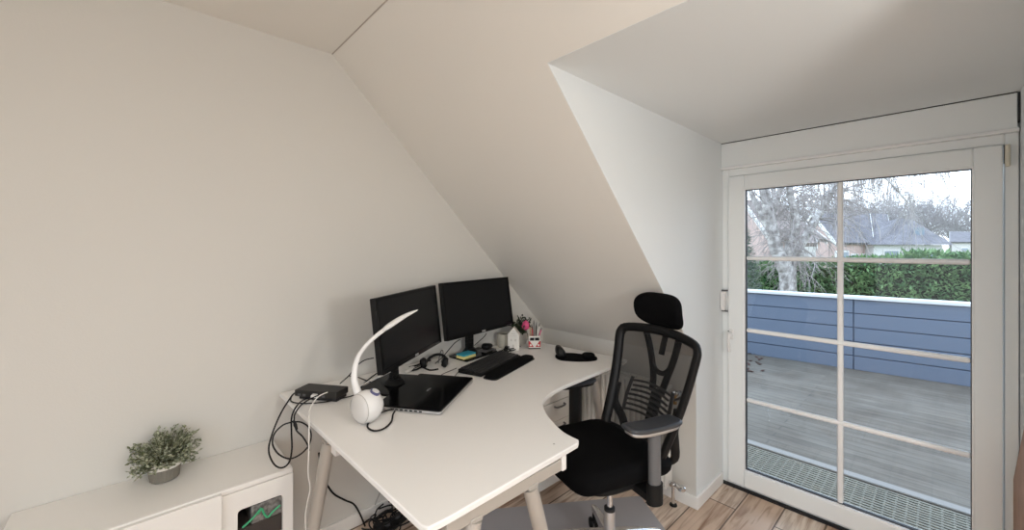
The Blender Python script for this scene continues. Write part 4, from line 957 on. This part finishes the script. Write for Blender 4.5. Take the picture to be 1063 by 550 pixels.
# hedge
t = thing('hedge', 'dense green hedge behind the balcony parapet', 'hedge', (10.9, 0, -3))
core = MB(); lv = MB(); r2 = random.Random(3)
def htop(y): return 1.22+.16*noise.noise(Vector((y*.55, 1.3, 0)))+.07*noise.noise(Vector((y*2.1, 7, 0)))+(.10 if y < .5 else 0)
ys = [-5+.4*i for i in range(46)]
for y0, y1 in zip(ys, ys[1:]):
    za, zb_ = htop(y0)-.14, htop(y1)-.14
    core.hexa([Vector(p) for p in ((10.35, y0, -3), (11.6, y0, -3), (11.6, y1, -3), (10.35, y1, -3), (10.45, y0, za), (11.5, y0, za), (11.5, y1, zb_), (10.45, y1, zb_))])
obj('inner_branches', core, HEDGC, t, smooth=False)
for i in range(17000):
    y = r2.uniform(-3.0, 6.5); ht = htop(y)
    if r2.random() < .72:
        z = r2.uniform(.1, ht); x = 10.40-.10*r2.random()+.12*noise.noise(Vector((y*1.4, z*1.8, 3)))
        nrm = Vector((-1, r2.uniform(-.8, .8), r2.uniform(-.3, .9)))
    else:
        x = r2.uniform(10.3, 11.5); z = ht-.06+r2.uniform(-.08, .07); nrm = Vector((r2.uniform(-.8, .3), r2.uniform(-.8, .8), 1))
    dv = nrm+rdir(r2, -.8)*.9
    leaf(lv, Vector((x, y, z)), dv, r2.uniform(.07, .15), r2.uniform(.03, .055), Vector((r2.uniform(-.5, .5), r2.uniform(-.5, .5), 1)))
o = obj('foliage', lv, HEDGE, t, smooth=False)

# bluish conifer at left
cq = W(766, 270, 7.9); t = thing('conifer', 'blue-green conifer at the left edge of the door view', 'tree', (cq.x, cq.y, -3))
b = MB(); b.tube([(cq.x, cq.y, -3), (cq.x, cq.y, 1.8)], [.09, .02], 8); obj('trunk', b, TWIG, t)
b = MB(); r2 = random.Random(9)
for i in range(4200):
    z = r2.uniform(-.4, 1.95); rad = .6*max(.08, (2.1-z)/2.6)**.7; a = r2.uniform(0, 2*PI); rr = rad*r2.random()**.4
    leaf(b, Vector((cq.x+rr*math.cos(a), cq.y+rr*math.sin(a), z)), Vector((math.cos(a), math.sin(a), r2.uniform(-.5, .6)))+rdir(r2)*.5, r2.uniform(.07, .13), .03)
obj('foliage', b, CONIF, t, smooth=False)

# bare trees -------------------------------------------------
def grow(mb, p, d, L, r, depth, r2, droop=0.0, spread=.55, nseg=4, minr=.004, ratio=.74):
    pts = [p.copy()]; rs = [r]; q = p.copy(); dv = d.normalized()
    for i in range(nseg):
        dv = (dv+rdir(r2, -1)*.16+Vector((0, 0, -droop*(1 if depth < 3 else .2)))).normalized(); q = q+dv*L/nseg; pts.append(q.copy()); rs.append(max(minr*.7, r*(1-.42*(i+1)/nseg)))
    mb.tube(pts, rs, 6 if depth > 2 else 4)
    if depth == 0: return
    for k in range(2 if depth > 3 else 3):
        base = pts[r2.randint(nseg//2, nseg)]; nd = (dv+rdir(r2, -.5 if droop == 0 else -1)*spread*1.4).normalized()
        grow(mb, base, nd, L*r2.uniform(.62, .86), max(minr, r*r2.uniform(.48, .62)), depth-1, r2, droop, spread, nseg, minr, ratio)
# birch: trunk and boughs where they stand
bd = 8.2
t = thing('birch_tree', 'pale birch tree with bare weeping twigs left in the door view', 'tree', Vector((W(818, 300, bd).x, W(818, 300, bd).y, -3)))
tr = MB(); tw = MB(); r2 = random.Random(21)
trunk = spline([Vector((W(818, 300, bd).x, W(818, 300, bd).y, -3)), W(818, 300, bd), W(814, 278, bd), W(806, 258, bd), W(801, 238, bd), W(797, 215, bd), W(792, 190, bd), W(788, 160, bd)], 4)
m = len(trunk); tr.tube(trunk, [.165-.095*i/m for i in range(m)], 14)
boughs = [([W(815, 280, bd), W(820, 255, bd-.05), W(826, 235, bd-.1), W(822, 210, bd-.15), W(818, 185, bd-.2), W(816, 150, bd-.2)], .10, .035),
          ([W(817, 276, bd), W(829, 258, bd+.1), W(842, 236, bd+.2), W(852, 219, bd+.3), W(861, 203, bd+.35), W(869, 185, bd+.4), W(880, 150, bd+.5)], .085, .05),
          ([W(803, 245, bd), W(792, 226, bd+.1), W(782, 205, bd+.1), W(774, 185, bd+.1), W(768, 160, bd)], .07, .025),
          ([W(800, 228, bd), W(808, 205, bd-.1), W(813, 180, bd-.2), W(815, 150, bd-.2)], .06, .02),
          ([W(817, 290, bd), W(824, 282, bd-.05), W(826, 270, bd-.1), W(833, 255, bd-.2)], .06, .02),
          ([W(870, 175, bd+.4), W(898, 178, bd), W(918, 184, bd-.2), W(930, 196, bd-.3), W(942, 210, bd-.3)], .035, .014)]
for pts, ra, rb_ in boughs:
    sp = spline(pts, 4); n_ = len(sp); tr.tube(sp, [ra+(rb_-ra)*i/n_ for i in range(n_)], 10)
    for i in range(n_//4, n_, 1):
        for q in range(2):
            grow(tw, sp[i], rdir(r2, -.4)+Vector((0, 0, .1)), r2.uniform(.35, .8), max(.006, rb_*.35), 2, r2, .16, .5, 3, .0035)
for i in range(14, m, 1):
    for q in range(1): grow(tw, trunk[i], rdir(r2, -.3), r2.uniform(.35, .9), .014, 2, r2, .16, .5, 3, .0035)
# hanging twigs over the right half
for px0, py0, L_ in ((884, 172, 1.0), (890, 172, .7), (905, 172, .9), (915, 176, .6), (950, 172, .45), (975, 170, .5), (982, 170, .6), (985, 170, .35), (838, 176, 1.1), (846, 178, .9), (862, 180, 1.2), (878, 172, 1.2), (896, 176, .8), (926, 190, .5), (941, 205, .5), (944, 210, .7), (830, 240, 1.0), (826, 250, .9), (940, 262, .5)):
    for q in range(5): grow(tw, W(px0+r2.uniform(-4, 4), py0-6, bd+r2.uniform(-.5, .3)), Vector((r2.uniform(-.25, .25), r2.uniform(-.25, .25), -1)), L_*r2.uniform(.5, .9), .007, 1, r2, .2, .35, 4, .0035)
obj('trunk', tr, BIRCH, t); obj('twigs', tw, TWIG, t)

# background bare trees
def bare_tree(px, d, ztop, seed, lab, wd=1.0):
    q = W(px, 256, d); r2 = random.Random(seed); base = Vector((q.x, q.y, -3)); H = ztop+3
    t = thing('bare_tree', lab, 'tree', base, group='bare trees behind the houses')
    a = MB(); a.tube([base, base+Vector((.1, .1, H*.35)), base+Vector((0, .2, H*.62))], [.28, .2, .12], 8); obj('trunk', a, TWIGF, t)
    c = MB()
    for i in range(22):
        st_ = base+Vector((0, .1, H*r2.uniform(.34, .6))); dv = Vector((r2.uniform(-1, 1)*wd, r2.uniform(-1, 1)*wd, r2.uniform(.35, 1.1)))
        grow(c, st_, dv, H*r2.uniform(.16, .25), .085, 4, r2, 0, .62, 3, .024)
    obj('twigs', c, TWIGF, t)
trees = [(812, 56, 10.0, 1, 'bare winter tree behind the house left of the door view'), (852, 60, 10.2, 2, 'bare winter tree over the ridge of the pink house'), (882, 72, 12.0, 3, 'bare winter tree behind the right end of the pink house'),
         (910, 60, 10.0, 4, 'bare winter tree between pale gable house and hipped roof'), (940, 72, 12.0, 5, 'bare winter tree directly behind the hipped roof'), (964, 62, 10.2, 6, 'bare winter tree above the right slope of hipped roof'), (988, 66, 10.4, 7, 'round bare winter tree at right edge of the door view'), (1012, 70, 8.6, 8, 'bare winter tree half hidden by the right door sash')]
for tr_ in trees: bare_tree(*tr_)

# houses -----------------------------------------------------
def slab(mb, quad, th=.18):
    q = [Vector(p) for p in quad]; n_ = (q[1]-q[0]).cross(q[2]-q[0]).normalized()
    if n_.z < 0: n_ = -n_
    mb.hexa([p-n_*th for p in q]+q)
def survey_house(name, lab, RL, RR, EL, ER, wallm, roofm, wins=(), gwin=None):
    # ridge ends and front eave ends as surveyed; the rear slope mirrors the front one
    zr, ze = (RL.z+RR.z)/2, (EL.z+ER.z)/2
    RL, RR, EL, ER = [Vector((p.x, p.y, z)) for p, z in ((RL, zr), (RR, zr), (EL, ze), (ER, ze))]
    mir = lambda e_, r_: Vector((2*r_.x-e_.x, 2*r_.y-e_.y, ze))
    BL, BR = mir(EL, RL), mir(ER, RR); cen_ = (EL+ER+BL+BR)/4
    t = thing(name, lab, 'house', (cen_.x, cen_.y, -3))
    b = MB(); slab(b, [RL, RR, ER, EL], .14); slab(b, [RR, RL, BL, BR], .14); rf = obj('roof', b, roofm, t, smooth=False)
    for e0, r0, e1, far in ((EL, RL, BL, RR), (ER, RR, BR, RL)):
        off = (r0-far).normalized()*.05; b = MB()
        for p, q in ((e0, r0), (r0, e1)):
            b.hexa([p+Vector((0, 0, -.24)), q+Vector((0, 0, -.24)), q+off+Vector((0, 0, -.24)), p+off+Vector((0, 0, -.24)), p+Vector((0, 0, .05)), q+Vector((0, 0, .05)), q+off+Vector((0, 0, .05)), p+off+Vector((0, 0, .05))])
        obj('bargeboard', b, WHTF, rf, smooth=False)
    ins = lambda p: p.lerp(Vector((cen_.x, cen_.y, p.z)), .09)
    w_ = [ins(p) for p in (EL, ER, BR, BL)]; rl, rr = ins(RL), ins(RR); b = MB()
    lo = [b.bm.verts.new((p.x, p.y, -3)) for p in w_]; hi = [b.bm.verts.new((p.x, p.y, ze+.02)) for p in w_]
    tl, tr2 = b.bm.verts.new((rl.x, rl.y, zr-.25)), b.bm.verts.new((rr.x, rr.y, zr-.25))
    b.face([lo[0], lo[1], hi[1], hi[0]]); b.face([lo[1], lo[2], hi[2], tr2, hi[1]]); b.face([lo[2], lo[3], hi[3], hi[2]]); b.face([lo[3], lo[0], hi[0], tl, hi[3]]); b.face([hi[0], hi[1], tr2, tl]); b.face([hi[2], hi[3], tl, tr2])
    obj('walls', b, wallm, t, smooth=False)
    def win(p0, p1, k, z0, ww, hh_):
        a1 = Vector((p1.x-p0.x, p1.y-p0.y, 0)).normalized(); nn = Vector((a1.y, -a1.x, 0)); c_ = p0.lerp(p1, k); c_ = Vector((c_.x, c_.y, z0))
        if nn.dot(c_-Vector((cen_.x, cen_.y, z0))) < 0: nn = -nn
        f_ = None
        for m_, o0_, o1_, mt, nm in ((0, -.05, .05, WHTF, 'window'), (.09, .04, .07, WINB, 'pane')):
            b = MB(); b.hexa([c_+a1*u+nn*v+Vector((0, 0, z)) for z in (m_, hh_-m_) for u, v in ((-ww/2+m_, o0_), (ww/2-m_, o0_), (ww/2-m_, o1_), (-ww/2+m_, o1_))])
            f_ = obj(nm, b, mt, f_ or t, smooth=False)
    for k, z0, ww, hh_ in wins: win(w_[0], w_[1], k, z0, ww, hh_)
    if gwin: win(w_[0], w_[3], *gwin)
    return t
survey_house('house', 'brown-roofed house behind the birch tree', W(772, 203, 21), W(806, 214, 22), W(800, 249, 17), W(858, 247, 18.2), PINKW, ROOFB, [(.3, .2, 1.0, .9), (.75, .2, 1.0, .9)])
survey_house('house', 'pink house with slate roof in the middle of the door view', W(843, 222, 29), W(903, 221.5, 30), W(868, 251.5, 24.5), W(907, 252, 26), PINKW, ROOFG, [(.15, .0, 1.3, 1.3), (.5, .2, .8, .9), (.8, .2, .8, .9)], (.5, .2, 1.0, 1.0))
survey_house('house', 'pale house with steep slate gable beside the hipped roof', W(899, 222, 38), W(921, 221.5, 39), W(904, 252, 33), W(927, 252, 34), CREAMW, ROOFG, [(.7, .2, 1.0, 1.0)])
survey_house('garden_shed', 'low white garden shed between birch and pink house', W(829, 248, 15.2), W(846, 247.5, 15.6), W(829, 252, 14.4), W(848, 252, 14.8), CREAMW, ROOFB, [(.5, .55, .42, .55)])
survey_house('house', 'far house with dark roof at right edge of the door view', W(986, 241, 48), W(1030, 240, 50), W(986, 251, 44), W(1032, 251, 46), CREAMW, ROOFG, [(.3, .6, 1.2, .9), (.7, .6, 1.2, .9)])
# hipped house
e_l, e_r = W(909, 252.5, 25), W(990, 252.5, 25); ze = 1.68
hc = W(940, 256, 30); t = thing('house', 'white house with dark hipped roof to the right in the door view', 'house', (hc.x, hc.y, -3))
A_ = Vector((e_l.x, e_l.y, ze)); B_ = Vector((e_r.x, e_r.y, ze)); dep = (FV*8); C_ = B_+dep; D_ = A_+dep
ap1 = W(934, 256, 28.5); ap2 = W(947, 256, 29.5); zr = 1.52+28.5*(256-226)/FPX
ap1.z = zr; ap2.z = zr-.05
b = MB(); vs = [b.bm.verts.new(p) for p in (A_, B_, C_, D_, ap1, ap2)]
for f_ in ((0, 1, 5, 4), (1, 2, 5), (2, 3, 4, 5), (3, 0, 4), (3, 2, 1, 0)): b.face([vs[i] for i in f_])
rf = obj('roof', b, ROOFG, t, smooth=False)
ins = lambda p: p+(((A_+C_)/2)-p).normalized()*.5
b = MB(); w4 = [ins(p) for p in (A_, B_, C_, D_)]
b.hexa([Vector((p.x, p.y, -3)) for p in w4]+[Vector((p.x, p.y, ze-.02)) for p in w4]); obj('walls', b, M('white_render', (.72, .72, .71), .85), t, smooth=False)
for k in (.25, .52, .8):
    c_ = w4[0].lerp(w4[1], k); c_.z = .35; b = MB(); a1 = (w4[1]-w4[0]).normalized(); b.hexa([c_+a1*u-FV*v+Vector((0, 0, z)) for z in (0, 1.0) for u, v in ((-.5, .01), (.5, .01), (.5, .05), (-.5, .05))]); f_ = obj('window', b, WHTF, t, smooth=False)
    b = MB(); b.hexa([c_+a1*u-FV*v+Vector((0, 0, z)) for z in (.08, .92) for u, v in ((-.42, .04), (.42, .04), (.42, .07), (-.42, .07))]); obj('pane', b, WINB, f_, smooth=False)
c_ = A_.lerp(B_, .58).lerp(ap2, .42); b = MB(); b.box((c_.x-.1, c_.y-.1, c_.z+.1), (.5, .5, .5)); obj('roof_light', b, WINB, rf, smooth=False)

# ------------------------------------------------------------------ light
w = bpy.data.worlds.new('sky'); bpy.context.scene.world = w; w.use_nodes = True; nt = w.node_tree
bg = nt.nodes['Background']; tc = nt.nodes.new('ShaderNodeTexCoord'); sp = nt.nodes.new('ShaderNodeSeparateXYZ'); rp = nt.nodes.new('ShaderNodeValToRGB')
rp.color_ramp.elements[0].position = .48; rp.color_ramp.elements[0].color = (.55, .56, .58, 1); rp.color_ramp.elements[1].position = 1; rp.color_ramp.elements[1].color = (.60, .77, 1.0, 1)
e = rp.color_ramp.elements.new(.53); e.color = (.86, .98, 1.12, 1)
mp = nt.nodes.new('ShaderNodeMapRange'); mp.inputs[1].default_value = -1; mp.inputs[2].default_value = 1
nt.links.new(tc.outputs['Generated'], sp.inputs[0]); nt.links.new(sp.outputs['Z'], mp.inputs[0]); nt.links.new(mp.outputs[0], rp.inputs[0]); nt.links.new(rp.outputs[0], bg.inputs[0])
bg.inputs[1].default_value = 2.75
def area(name, loc, rot, sx_, sy_, power, col, portal=False):
    l = bpy.data.lights.new(name, 'AREA'); l.shape = 'RECTANGLE'; l.size = sx_; l.size_y = sy_; l.energy = power; l.color = col
    o = bpy.data.objects.new(name, l); C.objects.link(o); o.location = loc; o.rotation_euler = rot
    if portal: l.cycles.is_portal = True
    return o
area('door_portal', (XD+.09, .38, 1.0), (0, PI/2, 0), 1.85, 1.0, 1, (1, 1, 1), True)
area('rear_fill_portal', ((wx0+wx1)/2, -2.30, (wz0+wz1)/2), (PI/2, 0, 0), wx1-wx0, wz1-wz0, 1, (1, 1, 1), True)
area('side_portal', (-1.905, (fy0+fy1)/2, (fz0+fz1)/2), (0, -PI/2, 0), fz1-fz0, fy1-fy0, 1, (1, 1, 1), True)
l = bpy.data.lights.new('fill_disk_light', 'AREA'); l.shape = 'DISK'; l.size = .56; l.energy = 16; l.color = (1, .92, .82)  # added fill light below the unseen ceiling fixture
o = bpy.data.objects.new('fill_disk_light', l); C.objects.link(o); o.location = (-.45, -.35, ZC-.085)

# ------------------------------------------------------------------ camera
cam = bpy.data.cameras.new('camera'); co = bpy.data.objects.new('camera', cam); C.objects.link(co)
co.location = CAM; co.rotation_euler = (PI/2, 0, TH-PI/2)
cam.sensor_width = 36; cam.lens = FPX/1063*36; cam.shift_y = -(275-HOR)/1063; cam.clip_start = .02; cam.clip_end = 300
sc = bpy.context.scene; sc.camera = co
sc.view_settings.view_transform = 'Standard'; sc.view_settings.look = 'None'; sc.view_settings.gamma = 1; sc.view_settings.exposure = 0.04
sc.view_settings.use_curve_mapping = False
sc.cycles.use_denoising = True; sc.cycles.max_bounces = 12; sc.cycles.diffuse_bounces = 8; sc.cycles.transparent_max_bounces = 16; sc.cycles.caustics_reflective = False; sc.cycles.caustics_refractive = False
